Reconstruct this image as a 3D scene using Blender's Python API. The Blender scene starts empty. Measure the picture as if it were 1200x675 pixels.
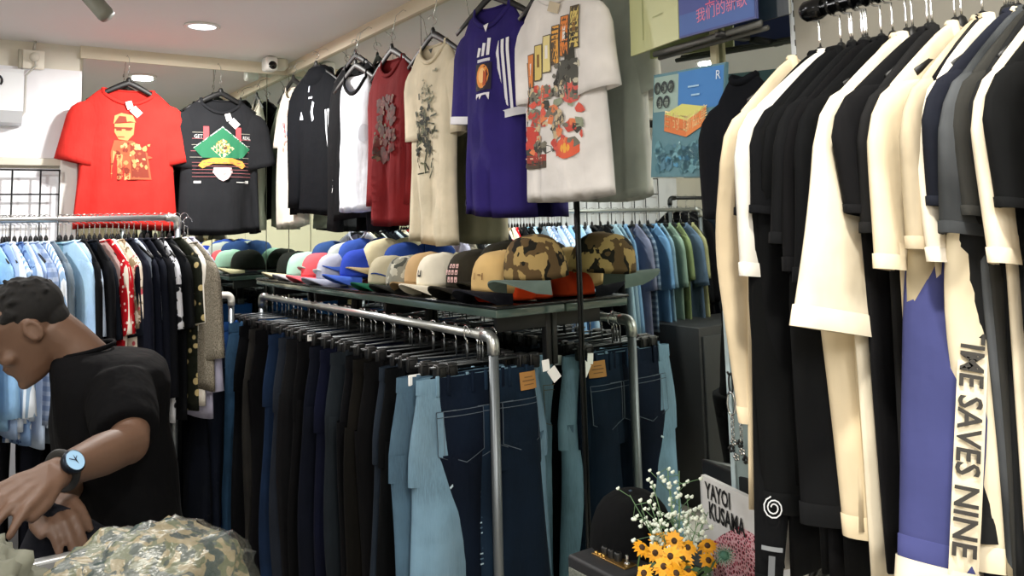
import bpy, bmesh, math, random
import numpy as np
from mathutils import Vector, Matrix
PI = math.pi
SC = bpy.context.scene
COL = SC.collection
# ------------------------------------------------------------------ camera
F_PX, PPY = 951.83, 167.02
CAMP = np.array([0.0, 0.0, 1.6])
CAM = np.array([[0.82194968, -0.56892693, -0.02684886], [0.03570642, 0.09851865, -0.99449441], [0.56843977, 0.81646569, 0.10129171]])
W, D, CEIL = 1.55, 4.4, 2.53       # mirror wall x, back wall y, ceiling z

def ray(px, py):
    return CAM.T @ np.array([(px-600)/F_PX, (py-PPY)/F_PX, 1.0])
def at(px, py, axis, val):
    d = ray(px, py); t = (val-CAMP[axis])/d[axis]; return CAMP + t*d

cd = bpy.data.cameras.new('camera'); cam = bpy.data.objects.new('camera', cd); COL.objects.link(cam)
cd.sensor_width = 36; cd.lens = 36*F_PX/1200; cd.shift_y = -(337.5-PPY)/1200; cd.clip_start = 0.02
m = Matrix.Identity(4)
for r in range(3):
    m[r][0] = CAM[0][r]; m[r][1] = -CAM[1][r]; m[r][2] = -CAM[2][r]; m[r][3] = CAMP[r]
cam.matrix_world = m
SC.camera = cam
SC.view_settings.view_transform = 'Standard'; SC.view_settings.look = 'None'
SC.view_settings.gamma = 1; SC.view_settings.use_curve_mapping = False
SC.view_settings.exposure = 0.0
SC.cycles.caustics_reflective = True; SC.cycles.caustics_refractive = False; SC.cycles.blur_glossy = 1.0; SC.cycles.sample_clamp_indirect = 2.5; SC.cycles.diffuse_bounces = 7; SC.cycles.max_bounces = 12

# ------------------------------------------------------------------ materials
def lin(h):
    h = h.lstrip('#'); o = []
    for i in (0, 2, 4):
        c = int(h[i:i+2], 16)/255
        o.append(c/12.92 if c <= 0.04045 else ((c+0.055)/1.055)**2.4)
    return (*o, 1.0)
MATS = {}
def newmat(key):
    m = bpy.data.materials.new(key); m.use_nodes = True
    nt = m.node_tree; b = nt.nodes['Principled BSDF']; return m, nt, b
def N(nt, t, **kw):
    n = nt.nodes.new(t)
    for k, v in kw.items(): setattr(n, k, v)
    return n
def plain(key, hexc, rough=0.5, metal=0.0, emit=0.0, bump=0.0, coat=0.0):
    k = (key, hexc, rough, metal, emit)
    if k in MATS: return MATS[k]
    m, nt, b = newmat(key)
    b.inputs['Base Color'].default_value = lin(hexc); b.inputs['Roughness'].default_value = rough
    b.inputs['Metallic'].default_value = metal; b.inputs['Coat Weight'].default_value = coat
    if emit:
        b.inputs['Emission Color'].default_value = lin(hexc); b.inputs['Emission Strength'].default_value = emit
    if bump:
        tc = N(nt, 'ShaderNodeTexCoord'); no = N(nt, 'ShaderNodeTexNoise'); no.inputs['Scale'].default_value = 40
        bu = N(nt, 'ShaderNodeBump'); bu.inputs['Strength'].default_value = bump; bu.inputs['Distance'].default_value = .003
        nt.links.new(tc.outputs['Object'], no.inputs['Vector']); nt.links.new(no.outputs['Fac'], bu.inputs['Height'])
        nt.links.new(bu.outputs['Normal'], b.inputs['Normal'])
    MATS[k] = m; return m
def ramp(nt, fac, stops, const=False):
    r = N(nt, 'ShaderNodeValToRGB'); cr = r.color_ramp
    if const: cr.interpolation = 'CONSTANT'
    while len(cr.elements) < len(stops): cr.elements.new(0.5)
    for e, (p, c) in zip(cr.elements, stops): e.position = p; e.color = lin(c)
    nt.links.new(fac, r.inputs['Fac']); return r.outputs['Color']
def mixc(nt, fac, a, b):
    x = N(nt, 'ShaderNodeMix', data_type='RGBA')
    if isinstance(fac, float): x.inputs[0].default_value = fac
    else: nt.links.new(fac, x.inputs[0])
    for s, v in ((6, a), (7, b)):
        if isinstance(v, str): x.inputs[s].default_value = lin(v)
        else: nt.links.new(v, x.inputs[s])
    return x.outputs[2]
def tint(hexc, k):
    h = hexc.lstrip('#'); v = [min(255, max(0, int(int(h[i:i+2], 16)*k))) for i in (0, 2, 4)]
    return '%02x%02x%02x' % tuple(v)
def cloth(hexc, pat='plain', c2='ffffff', c3='888888', scale=1.0):
    if max(int(hexc[i:i+2], 16) for i in (0, 2, 4)) < 76: hexc = tint(hexc, .62)      # dark dyes
    k = ('cloth', hexc, pat, c2, c3, scale)
    if k in MATS: return MATS[k]
    m, nt, b = newmat('cloth_'+pat)
    L = nt.links.new
    b.inputs['Roughness'].default_value = .88
    b.inputs['Specular IOR Level'].default_value = .12
    tc = N(nt, 'ShaderNodeTexCoord'); obj = tc.outputs['Object']
    def noise(s, det=2, mp=None):
        n = N(nt, 'ShaderNodeTexNoise'); n.inputs['Scale'].default_value = s; n.inputs['Detail'].default_value = det
        if mp:
            q = N(nt, 'ShaderNodeMapping'); q.inputs['Scale'].default_value = mp; L(obj, q.inputs['Vector']); L(q.outputs['Vector'], n.inputs['Vector'])
        else: L(obj, n.inputs['Vector'])
        return n.outputs['Fac']
    def vor(s, feat='F1', out='Distance'):
        n = N(nt, 'ShaderNodeTexVoronoi', feature=feat); n.inputs['Scale'].default_value = s; L(obj, n.inputs['Vector']); return n.outputs[out]
    if pat == 'denim':
        a = ramp(nt, noise(6*scale, 3), [(.35, tint(hexc, .8)), (.7, tint(hexc, 1.3))])
        col = mixc(nt, noise(1, 2, (420, 420, 30)), a, tint(hexc, 1.25))
        f = ramp(nt, noise(2.2, 1, (2, 2, 1.2)), [(.5, '000000'), (.75, 'bbbbbb')])
        col = mixc(nt, f, col, c2 if c2 != 'ffffff' else tint(hexc, 1.5))
    elif pat == 'dots':
        col = ramp(nt, vor(46*scale), [(0, c2), (.24, c2), (.28, hexc), (1, hexc)])
    elif pat == 'floral':
        a = ramp(nt, noise(26*scale, 3), [(0, c3), (.44, hexc), (1, hexc)], True)
        col = mixc(nt, ramp(nt, vor(24*scale), [(0, 'ffffff'), (.3, 'ffffff'), (.36, '000000'), (1, '000000')]), a, c2)
    elif pat == 'camo':
        a = ramp(nt, noise(13*scale, 2), [(0, hexc), (.5, c2), (.6, hexc), (1, hexc)], True)
        n2 = noise(17*scale, 3, (1, 1.3, .9))
        col = mixc(nt, ramp(nt, n2, [(0, '000000'), (.54, 'ffffff'), (1, 'ffffff')], True), a, c3)
    elif pat == 'plaid':
        def wave(dr, s):
            n = N(nt, 'ShaderNodeTexWave', bands_direction=dr); n.inputs['Scale'].default_value = s; L(obj, n.inputs['Vector']); return n.outputs['Fac']
        a = mixc(nt, ramp(nt, wave('Z', 9*scale), [(.5, '000000'), (.6, 'aaaaaa')]), hexc, c2)
        col = mixc(nt, ramp(nt, wave('X', 9*scale), [(.5, '000000'), (.6, '888888')]), a, c3)
    elif pat == 'stripes':
        n = N(nt, 'ShaderNodeTexWave', bands_direction='X'); n.inputs['Scale'].default_value = 14*scale; L(obj, n.inputs['Vector'])
        col = ramp(nt, n.outputs['Fac'], [(.45, hexc), (.55, c2)])
    elif pat == 'tweed':
        col = ramp(nt, noise(220*scale, 1), [(.35, c2), (.65, hexc)])
    elif pat == 'wash':
        col = ramp(nt, noise(7*scale, 3), [(.3, hexc), (.7, c2)])
    else:
        col = ramp(nt, noise(9, 2), [(.3, tint(hexc, .93)), (.7, tint(hexc, 1.05))])
    if isinstance(col, str): b.inputs['Base Color'].default_value = lin(col)
    else: L(col, b.inputs['Base Color'])
    bu = N(nt, 'ShaderNodeBump'); bu.inputs['Strength'].default_value = .5; bu.inputs['Distance'].default_value = .008
    ad = N(nt, 'ShaderNodeMath', operation='ADD'); L(noise(14, 3), ad.inputs[0]); L(noise(1, 2, (26, 26, 5)), ad.inputs[1])
    L(ad.outputs[0], bu.inputs['Height']); L(bu.outputs['Normal'], b.inputs['Normal'])
    MATS[k] = m; return m
BLACKP = plain('black_plastic', '0c0d0e', .5)
STEEL = plain('galvanised_steel', 'b9bcbb', .32, .9)
CHROME = plain('chrome', 'd6d8d8', .15, 1)
WHITEP = plain('white_plastic', 'e6e6e2', .4)
TAG = plain('white_card', 'f2f2f0', .7)

# ------------------------------------------------------------------ mesh builder
class MB:
    def __init__(s): s.v = []; s.f = []; s.mi = []
    def add(s, vs, fs, mi=0):
        o = len(s.v); s.v += [tuple(map(float, p)) for p in vs]; s.f += [tuple(i+o for i in q) for q in fs]; s.mi += [mi]*len(fs); return s
    def loft(s, rings, mi=0, cap0=False, cap1=False, closed=True):
        n = len(rings[0]); vs = [p for r in rings for p in r]; fs = []
        for i in range(len(rings)-1):
            for j in range(n if closed else n-1):
                k = (j+1) % n; fs.append((i*n+j, i*n+k, (i+1)*n+k, (i+1)*n+j))
        if cap0: fs.append(tuple(range(n))[::-1])
        if cap1: fs.append(tuple((len(rings)-1)*n+j for j in range(n)))
        return s.add(vs, fs, mi)
    def tube(s, pts, r, seg=8, mi=0, closed=False, flat=1.0, cap=True):
        P = [np.array(p, float) for p in pts]; n = len(P); rs = r if isinstance(r, (list, tuple)) else [r]*n
        rings = []; up = None
        for i in range(n):
            a = P[(i-1) % n] if (closed or i > 0) else P[i]; b = P[(i+1) % n] if (closed or i < n-1) else P[i]
            t = b-a; t = t/(np.linalg.norm(t)+1e-12)
            if up is None:
                up = np.array([0, 0, 1.]) if abs(t[2]) < .9 else np.array([1., 0, 0])
            u = up - t*(up@t); u = u/(np.linalg.norm(u)+1e-12); w = np.cross(t, u); up = u
            rings.append([P[i]+rs[i]*(math.cos(2*PI*j/seg)*u+flat*math.sin(2*PI*j/seg)*w) for j in range(seg)])
        if closed: rings.append(rings[0]); return s.loft(rings, mi)
        return s.loft(rings, mi, cap, cap)
    def box(s, c, size, mi=0, R=None, bev=0.0):
        x, y, z = (q/2 for q in size); c = np.array(c, float)
        if bev <= 0:
            vs = [np.array((sx*x, sy*y, sz*z)) for sz in (-1, 1) for sx, sy in ((-1, -1), (1, -1), (1, 1), (-1, 1))]
            fs = [(3, 2, 1, 0), (4, 5, 6, 7), (0, 1, 5, 4), (1, 2, 6, 5), (2, 3, 7, 6), (3, 0, 4, 7)]
        else:
            b = min(bev, x, y, z)*.999
            def ring(zz, ins):
                o = []
                for (sx, sy, a0) in ((1, 1, 0), (-1, 1, 90), (-1, -1, 180), (1, -1, 270)):
                    for k in range(3):
                        a = math.radians(a0+45*k); o.append(np.array((sx*(x-b)+(b-ins)*math.cos(a), sy*(y-b)+(b-ins)*math.sin(a), zz)))
                return o
            rings = [ring(-z, b*.999), ring(-z+b*.3, b*.3), ring(-z+b, 0), ring(z-b, 0), ring(z-b*.3, b*.3), ring(z, b*.999)]
            t = MB().loft(rings, 0, True, True); vs = [np.array(p) for p in t.v]; fs = t.f
        if R is not None: vs = [np.array(R) @ p for p in vs]
        return s.add([c+p for p in vs], fs, mi)
    def lathe(s, prof, c=(0, 0, 0), seg=20, mi=0, R=None, cap0=False, cap1=False):
        c = np.array(c, float); rings = []
        for r, z in prof:
            ring = [np.array((r*math.cos(2*PI*j/seg), r*math.sin(2*PI*j/seg), z)) for j in range(seg)]
            if R is not None: ring = [np.array(R) @ p for p in ring]
            rings.append([c+p for p in ring])
        return s.loft(rings, mi, cap0, cap1)
    def ball(s, c, r, seg=10, rows=6, mi=0, R=None):
        r = (r, r, r) if isinstance(r, (int, float)) else r; c = np.array(c, float); rings = []
        for i in range(rows+1):
            a = PI*(i/rows-.5); q = max(math.cos(a), .02)
            ring = [np.array((r[0]*q*math.cos(2*PI*j/seg), r[1]*q*math.sin(2*PI*j/seg), r[2]*math.sin(a))) for j in range(seg)]
            if R is not None: ring = [np.array(R) @ p for p in ring]
            rings.append([c+p for p in ring])
        return s.loft(rings, mi, True, True)
def mesh(name, mb, mats, parent=None, smooth=True, loc=None, rotz=None, label=None):
    me = bpy.data.meshes.new(name); me.from_pydata(mb.v, [], mb.f)
    if not isinstance(mats, (list, tuple)): mats = [mats]
    for q in mats: me.materials.append(q)
    me.polygons.foreach_set('material_index', mb.mi)
    me.polygons.foreach_set('use_smooth', [smooth]*len(mb.f))
    me.update(); me.validate()
    bm = bmesh.new(); bm.from_mesh(me); bmesh.ops.recalc_face_normals(bm, faces=bm.faces[:]); bm.to_mesh(me); bm.free()
    o = bpy.data.objects.new(name, me); COL.objects.link(o)
    if parent is not None: o.parent = parent
    if loc is not None: o.location = loc
    if rotz is not None: o.rotation_euler = (0, 0, rotz)
    if label: o['label'] = label
    return o
def tag(o, label, cat, group=None):
    o['label'] = label; o['category'] = cat
    if group: o['group'] = group
    return o
def thing(name, label, cat, loc=(0, 0, 0), rotz=0.0, group=None, rot=None):
    o = bpy.data.objects.new(name, None); COL.objects.link(o); o.empty_display_size = .05
    o.location = loc; o.rotation_euler = rot if rot else (0, 0, rotz); return tag(o, label, cat, group)
def struct(name, mb, mat, smooth=False):
    o = mesh(name, mb, mat, None, smooth); o['kind'] = 'structure'; return o
def dup(root, loc, rotz=0.0, label=None, group=None):
    r = root.copy(); COL.objects.link(r); r.location = loc; r.rotation_euler = (0, 0, rotz)
    if label: r['label'] = label
    if group: r['group'] = group
    for ch in list(root.children):
        c = ch.copy(); COL.objects.link(c); c.parent = r
        for g in list(ch.children):
            d = g.copy(); COL.objects.link(d); d.parent = c
    return r
def text_polys(txt, size=1.0, bold=0.0):
    cu = bpy.data.curves.new('t', 'FONT'); cu.body = txt; cu.size = size; cu.resolution_u = 2; cu.offset = bold*size
    o = bpy.data.objects.new('t', cu); COL.objects.link(o)
    dg = bpy.context.evaluated_depsgraph_get(); me = o.evaluated_get(dg).to_mesh()
    vs = [(v.co.x, v.co.y) for v in me.vertices]; fs = [tuple(p.vertices) for p in me.polygons]
    o.evaluated_get(dg).to_mesh_clear(); bpy.data.objects.remove(o); bpy.data.curves.remove(cu)
    return vs, fs

# ------------------------------------------------------------------ prints: flat shapes laid on a surface
class Print:
    """coloured shapes in (x, z) drawn on a cloth or board through surf(x, z) -> point"""
    def __init__(s): s.items = []; s.cols = []
    def ci(s, c):
        if c not in s.cols: s.cols.append(c)
        return s.cols.index(c)
    def poly(s, pts, c): s.items.append(('p', [tuple(p) for p in pts], s.ci(c))); return s
    def rect(s, x, z, w, h, c, a=0.0):
        ca, sa = math.cos(a), math.sin(a)
        return s.poly([(x+ca*u-sa*v, z+sa*u+ca*v) for u, v in ((-w/2, -h/2), (w/2, -h/2), (w/2, h/2), (-w/2, h/2))], c)
    def disc(s, x, z, rx, rz, c, n=14): return s.poly([(x+rx*math.cos(2*PI*i/n), z+rz*math.sin(2*PI*i/n)) for i in range(n)], c)
    def text(s, t, x, z, size, c, sx=1.0, a=0.0, shear=0.0, bold=0.0):
        vs, fs = text_polys(t, size, bold); ca, sa = math.cos(a), math.sin(a); wd = max(v[0] for v in vs)
        vs = [((u-wd/2)*sx, v+(u-wd/2)*sx*shear) for u, v in vs]
        s.items.append(('t', ([(x+ca*u-sa*v, z+sa*u+ca*v) for u, v in vs], fs), s.ci(c))); return s
    def splat(s, rng, x0, x1, z0, z1, n, cols, r=(.004, .016)):
        for _ in range(n):
            x, z = rng.uniform(x0, x1), rng.uniform(z0, z1); q = rng.uniform(*r); k = rng.randint(4, 7); a0 = rng.uniform(0, 6)
            s.poly([(x+q*rng.uniform(.5, 1.5)*math.cos(a0+2*PI*i/k), z+q*rng.uniform(.5, 1.5)*math.sin(a0+2*PI*i/k)) for i in range(k)], rng.choice(cols))
        return s
    def build(s, name, surf, parent, lift=.0022, cut=.02, mat=None, **kw):
        mb = MB()
        for k, (kind, dat, ci) in enumerate(s.items):
            bm = bmesh.new()
            if kind == 'p':
                try: bm.faces.new([bm.verts.new((x, z, 0)) for x, z in dat])
                except ValueError: bm.free(); continue
            else:
                vv = [bm.verts.new((x, z, 0)) for x, z in dat[0]]
                for f in dat[1]:
                    try: bm.faces.new([vv[i] for i in f])
                    except ValueError: pass
            bmesh.ops.triangulate(bm, faces=bm.faces[:])
            for _ in range(4):
                ed = [e for e in bm.edges if e.calc_length() > cut]
                if not ed: break
                bmesh.ops.subdivide_edges(bm, edges=ed, cuts=1); bmesh.ops.triangulate(bm, faces=bm.faces[:])
            bm.verts.index_update(); li = lift + .00025*min(k, 12)
            mb.add([surf(v.co.x, v.co.y, li) for v in bm.verts], [[v.index for v in f.verts] for f in bm.faces], ci); bm.free()
        return mesh(name, mb, [mat or plain('print', c, .8) for c in s.cols], parent, True, **kw)

def smooth01(t): t = max(0, min(1, t)); return t*t*(3-2*t)
def spow(c, p): return math.copysign(abs(c)**p, c)

# ------------------------------------------------------------------ garments
class Shirt:
    """a top on a hanger: origin on the rail axis, x across the shoulders, front toward -y"""
    def __init__(s, rng, L=.7, sw=.21, bw=.24, th=.03, neck=.085, nd=.075, sd=.085, fold=.012, top=-.085, kf=1.0, hemw=.01):
        s.L, s.sw, s.bw, s.th, s.neck, s.nd, s.sd, s.fold, s.top, s.hemw = L, sw, bw, th, neck, nd, sd, fold, top, hemw
        s.rng = rng
        s.ws = [(rng.uniform(.4, 1)*(1.25 if k < 25 else .6), kf*k*rng.uniform(.8, 1.2), rng.uniform(0, 6.28), rng.uniform(-4, 4)) for k in (11, 19, 31, 47)]
        s.pl = [(rng.uniform(-.8, .8)*bw, rng.uniform(-.12, .12), rng.uniform(.007, .016), rng.choice((-1, -1, 1))*rng.uniform(.5, 1.1)) for _ in range(6)]
    def hw(s, d):
        if d < s.sd: return s.neck+(s.sw-s.neck)*(d/s.sd)**.9
        if d < s.sd+.2: return s.sw+(s.sw*.985-s.sw)*(d-s.sd)/.2
        return s.sw*.985+(s.bw-s.sw*.985)*(d-s.sd-.2)/(s.L-s.sd-.2)
    def t(s, d): return max(.011, s.th*(.5+.5*smooth01(d/.2)))
    def F(s, x, d):
        A = s.fold*(.15+.85*smooth01((d-.1)/(s.L*.7)))*smooth01((d-.02)/.1)
        pl = sum(h*math.exp(-((x-x0-sl_*d)/w)**2) for x0, sl_, w, h in s.pl)
        return 1.25*A*pl*smooth01((d-.1)/(s.L*.5))+A*sum(a*math.sin(k*x+p+dr*d*.6) for a, k, p, dr in s.ws)/1.5
    def front(s, x, z, lift=0.0):
        """point of the front cloth at x, z (z below the neck point, positive down in d)"""
        d = max(0.001, -z); h = s.hw(d); c = min(1, (abs(x)/h)**(1/.8))
        return (x, -s.t(d)*(1-c*c)**.4 + s.F(x, d)-lift, s.top-d)
    def scoop(s, x, fr, d):
        if abs(x) >= s.neck*1.25: return 0
        k = max(0, 1-(x/(s.neck*1.25))**2)
        return (s.nd if fr else .012)*k*max(0, 1-d/.13)
    def body(s, rows=20, cols=36):
        ds = [0, .008, .02, .035, .05, .065, .08]+[.095+(s.L-.095)*i/(rows-8) for i in range(rows-7)]
        rings = []
        for d in ds:
            h, t = s.hw(d), s.t(d); ring = []
            for j in range(cols):
                a = 2*PI*j/cols; c, sn = math.cos(a), math.sin(a); x = h*spow(c, .8); y = t*spow(sn, .8)
                hem = s.hemw*math.sin(9*x+s.ws[0][2])*(d/s.L)**4
                ring.append((x, y+s.F(x, d), s.top-d-s.scoop(x, sn < 0, d)+hem))
            rings.append(ring)
        inner = [(p[0]*.985, p[1]*.8+.2*s.F(p[0], s.L), p[2]+.02) for p in rings[-1]]
        s.neckring = rings[0]
        return MB().loft(rings+[inner])
    def collar(s, r=.009):
        return MB().tube([(p[0], p[1]*1.15, p[2]+.002) for p in s.neckring], r, 6, closed=True, flat=.55)
    def sleeve(s, side, L=.2, ang=16, w0=.1, w1=.085, th=.024, rows=9, cols=18, bend=0.0, twist=0.0, fwd=0.0, fold=.006, split=None):
        a = math.radians(ang); rng = s.rng; p0 = rng.uniform(0, 6); mb = MB(); rings = []
        c0 = np.array((side*(s.sw-.06), 0, s.top-s.sd-.058))
        ax = np.array((side*math.sin(a), 0, -math.cos(a))); nr = np.array((side*math.cos(a), 0, math.sin(a)))
        st = [(-.07, .02), (-.06, .05), (-.042, .075), (-.015, .092)]+[(L*i/rows, None) for i in range(1, rows+1)]
        s.sl = []
        for t, w in st:
            u = max(0, t/L)
            w = w0*w/.1 if w else w0+(w1-w0)*u
            tw = math.radians(twist)*smooth01(u*2); e1 = nr*math.cos(tw)+np.array((0, 1, 0))*math.sin(tw); e2 = -nr*math.sin(tw)+np.array((0, 1, 0))*math.cos(tw)
            c = c0+ax*t+np.array((side*bend*u*u, fwd*u, 0)); k = th*(.5+.5*min(1, max(0, (t+.07)/.1)))
            s.sl.append((c, e1, e2, w, k))
            rings.append([c+e1*w*spow(math.cos(q), .8)+e2*(k*spow(math.sin(q), .8)+fold*u*math.sin(30*w*math.cos(q)+p0+8*t)) for q in (2*PI*j/cols for j in range(cols))])
        e = rings[-1]; cc = sum(e)/len(e); s.hem = (rings[-1], rings[-2])
        rings.append([cc+(p-cc)*.9 for p in e]); rings.append([cc+(p-cc)*.85-ax*.03 for p in e])
        return mb.loft(rings, 0, True)
    def hemband(s, h=.03, k=1.03):
        a, b = s.hem; a = [np.array(q) for q in a]; b = [np.array(q) for q in b]; ca, cb = sum(a)/len(a), sum(b)/len(b); f = min(.9, h/np.linalg.norm(ca-cb)); out = []
        for u in (f, f*.97, 0, -.04):
            cc = ca+(cb-ca)*u; kk = k if u not in (f,) else 1.0
            out.append([cc+((p+(q-p)*u)-cc)*kk for p, q in zip(a, b)])
        return MB().loft(out)
    def slfront(s, side):
        """surface of the last sleeve facing -e2, by (across, fraction down)"""
        def f(x, z, lift=0.0):
            u = -z*(len(s.sl)-5)+4; i = int(max(0, min(len(s.sl)-2, u))); q = u-i
            A, B = s.sl[i], s.sl[i+1]; c = A[0]*(1-q)+B[0]*q; w = A[3]*(1-q)+B[3]*q; k = A[4]*(1-q)+B[4]*q
            e1, e2 = A[1], A[2]; cc = min(1, abs(x/w)**1.25)
            return tuple(c+e1*x-e2*(k*(1-cc*cc)**.4+lift+.004))
        return f
def add_tag(parent, p, s=.035, n=2, rot=.4):
    for i in range(n):
        q = s*(.8 if i == 0 else 1); a = rot+i*.5; c, sn = math.cos(a), math.sin(a)
        x, y, z = p[0]+i*s*.75, p[1]-.004*(i+1), p[2]-i*s*.8
        vs = [(x+c*u*q-sn*v*q, y, z+sn*u*q+c*v*q) for u, v in ((-.45, -.6), (.45, -.6), (.45, .6), (-.45, .6))]
        mb = MB(); mb.loft([[(v[0], v[1]-.0008, v[2]) for v in vs], [(v[0], v[1]+.0008, v[2]) for v in vs]], 0, True, True)
        mesh('price_tag', mb, TAG, parent, False)
def hanger_parts(root, top=-.085, half=.185, drop=.075, hook_r=.02, col=None, wire=None, flat=.55, thick=.0105, pw=1.3):
    mb = MB(); pts = []; rs = []
    for i in range(13):
        u = -1+2*i/12; pts.append((half*u, 0, top-.004-drop*abs(u)**pw)); rs.append(thick-.5*thick*abs(u))
    mb.tube(pts, rs, 8, flat=flat); mb.ball((0, 0, top+.006), (.013, .007, .018), 8, 5)
    mesh('hanger_arm', mb, col or BLACKP, root)
    hook_wire(root, top+.02, hook_r, wire)
def hook_wire(root, z0, r=.02, wire=None):
    pts = [(0, 0, z0), (0, 0, z0+.3*(-r-z0)), (.0, .0, z0+.6*(-r-z0))]
    pts += [(0, r*math.sin(math.radians(a)), -r*math.cos(math.radians(a))) for a in range(0, 271, 30)]
    mesh('hook', MB().tube(pts, .0017, 5), wire or CHROME, root)
def make_hanger(label, group, **kw):
    t = thing('clothes_hanger', label, 'hanger', group=group); hanger_parts(t, **kw); return t
def make_clip_hanger(label, group, half=.17):
    t = thing('clip_hanger', label, 'hanger', group=group)
    mb = MB().tube([(-half, 0, -.075), (half, 0, -.075)], .0028, 6); mb.tube([(0, 0, -.03), (0, 0, -.075)], .003, 6); mesh('rod', mb, plain('dark_rod', '55585a', .4, .8), t)
    for sx in (-1, 1):
        mb = MB().box((sx*half*.82, 0, -.09), (.035, .02, .045), bev=.005); mb.tube([(sx*half*.82-.012, -.013, -.075), (sx*half*.82+.012, -.013, -.075), (sx*half*.82+.012, -.013, -.1), (sx*half*.82-.012, -.013, -.1)], .002, 5, closed=True)
        mesh('clip', mb, BLACKP, t)
    hook_wire(t, -.03, .019)
    return t
def pants(root, rng, mat, hw=.19, L=1.0, th=.028, top=-.105, leg=.115, flare=.0, stitch=None, patch=None, pockets=True, loops=True, fold=.012, mat2=None, hip=None):
    """trousers hung by the waistband: origin on the rail"""
    ph = [rng.uniform(0, 6) for _ in range(4)]; hip = hip or hw*1.18
    def fy(x, d): return fold*smooth01(d/.5)*(math.sin(19*x+ph[0]+2*d)+.6*math.sin(41*x+ph[1]-3*d))
    rings = []; cols = 30
    for d in (0, .02, .04, .08, .14, .2, .25, .275):
        h = hw+(hip-hw)*smooth01(d/.22); t = th*(.6+.4*min(1, d/.1))
        rings.append([(h*spow(math.cos(q), .8), t*spow(math.sin(q), .8)+fy(h*math.cos(q), d), top-d) for q in (2*PI*j/cols for j in range(cols))])
    mb = MB().loft([[(p[0]*.97, p[1]*.6, p[2]-.03) for p in rings[0]]]+rings)
    lg = []
    for sx in (-1, 1):
        rr = []; n = 14
        for i in range(n+1):
            d = .2+(L-.2)*i/n; u = i/n; w = hip*.53*(1-u)+(leg+flare*u)*u*.86+.012*math.sin(5*u+ph[2]); w = max(w, .06)
            cx = sx*(hip*.475+.02*u+.012*u*math.sin(3*u+ph[3])); t = th*(1+.25*math.sin(6*u+ph[1]))
            rr.append([(cx+w*spow(math.cos(q), .8), t*spow(math.sin(q), .8)+fy(cx+w*math.cos(q), d), top-d) for q in (2*PI*j/20 for j in range(20))])
        cc = rr[-1]; rr.append([(p[0], p[1]*.7, p[2]+.02) for p in cc]); lg.append(MB().loft(rr))
    mesh('seat_panel', mb, mat, root)
    for q in lg: mesh('trouser_leg', q, mat2 or mat, root)
    wb = MB(); r0, r1 = [], []
    for j in range(cols):
        q = 2*PI*j/cols; x, y = (hw+.003)*spow(math.cos(q), .8), (th*.66+.003)*spow(math.sin(q), .8); r0.append((x, y, top+.004)); r1.append((x*1.01, y, top-.036))
    wb.loft([r0, r1]); mesh('waistband', wb, mat, root)
    def front(x, z, lift=0):
        d = -z; h = hw+(hip-hw)*smooth01(d/.22); c = min(1, abs(x/h)**1.25); return (x, -th*(.6+.4*min(1, d/.1))*(1-c*c)**.4+fy(x, d)-lift-.002, top-d)
    if loops:
        for x in (-.75*hw, -.3*hw, .3*hw, .75*hw):
            p = front(x, -.02); mesh('belt_loop', MB().box((x, p[1]-.002, top-.018), (.011, .006, .056), bev=.002), mat, root)
    st = stitch or '8a7a58'
    if pockets:
        for sx in (-1, 1):
            x = sx*hw*.52; pr = Print(); w = .062
            pr.poly([(x-w, -.085), (x+w, -.085), (x+w, -.2), (x, -.225), (x-w, -.2)], 'POCKET')
            o = pr.build('back_pocket', front, root, lift=.003, mat=mat)
            pr = Print()
            for (a, b) in (((x-w, -.085), (x+w, -.085)), ((x-w, -.1), (x+w, -.1)), ((x+w, -.085), (x+w, -.2)), ((x+w, -.2), (x, -.225)), ((x, -.225), (x-w, -.2)), ((x-w, -.2), (x-w, -.085))):
                dx, dz = b[0]-a[0], b[1]-a[1]; ll = math.hypot(dx, dz); pr.rect((a[0]+b[0])/2, (a[1]+b[1])/2, ll, .0018, st, math.atan2(dz, dx))
            pr.build('stitching', front, o, lift=.0055)
    if patch:
        x, c = patch; pr = Print().rect(x, -.035, .062, .05, c).rect(x, -.035, .045, .004, tint(c, .7)).rect(x, -.025, .03, .003, tint(c, .7)).rect(x, -.046, .036, .003, tint(c, .7))
        pr.build('leather_patch', front, root, lift=.008, label='tan leather waist patch')
    return front
# ------------------------------------------------------------------ the room
FILL_W = [26, 34]
WALLM = plain('wall_paint', 'd9d4c8', .8, bump=.05)
WHITEW = plain('white_wall_paint', 'e4e5ea', .6)
CEILM = plain('ceiling_paint', 'e2e2e0', .9)
CORN = plain('cornice_paint', 'd9cfba', .7)
FLOORM = plain('floor_tile', 'b5b0a8', .45)
def mirror_mat():
    m, nt, b = newmat('mirror_glass')
    b.inputs['Base Color'].default_value = (.74, .80, .75, 1); b.inputs['Metallic'].default_value = 1; b.inputs['Roughness'].default_value = .012
    return m
MIRROR = mirror_mat()
XL, YF = -2.7, -2.4
struct('floor', MB().box(((XL+W)/2, (YF+D)/2, -.05), (W-XL+.4, D-YF+.4, .1)), FLOORM)
struct('ceiling', MB().box(((XL+W)/2, (YF+D)/2, CEIL+.05), (W-XL+.4, D-YF+.4, .1)), CEILM)
struct('wall_back', MB().box(((XL+W)/2, D+.07, CEIL/2), (W-XL+.4, .1, CEIL)), WALLM)
struct('wall_right', MB().box((W+.07, (YF+D)/2, CEIL/2), (.1, D-YF+.2, CEIL)), WALLM)
struct('wall_left', MB().box((XL-.05, (YF+D)/2, CEIL/2), (.1, D-YF+.2, CEIL)), WALLM)
struct('wall_front', MB().box(((XL+W)/2, YF-.05, CEIL/2), (W-XL+.4, .1, CEIL)), plain('cream_wall', 'ddd2bd', .8))
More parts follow.
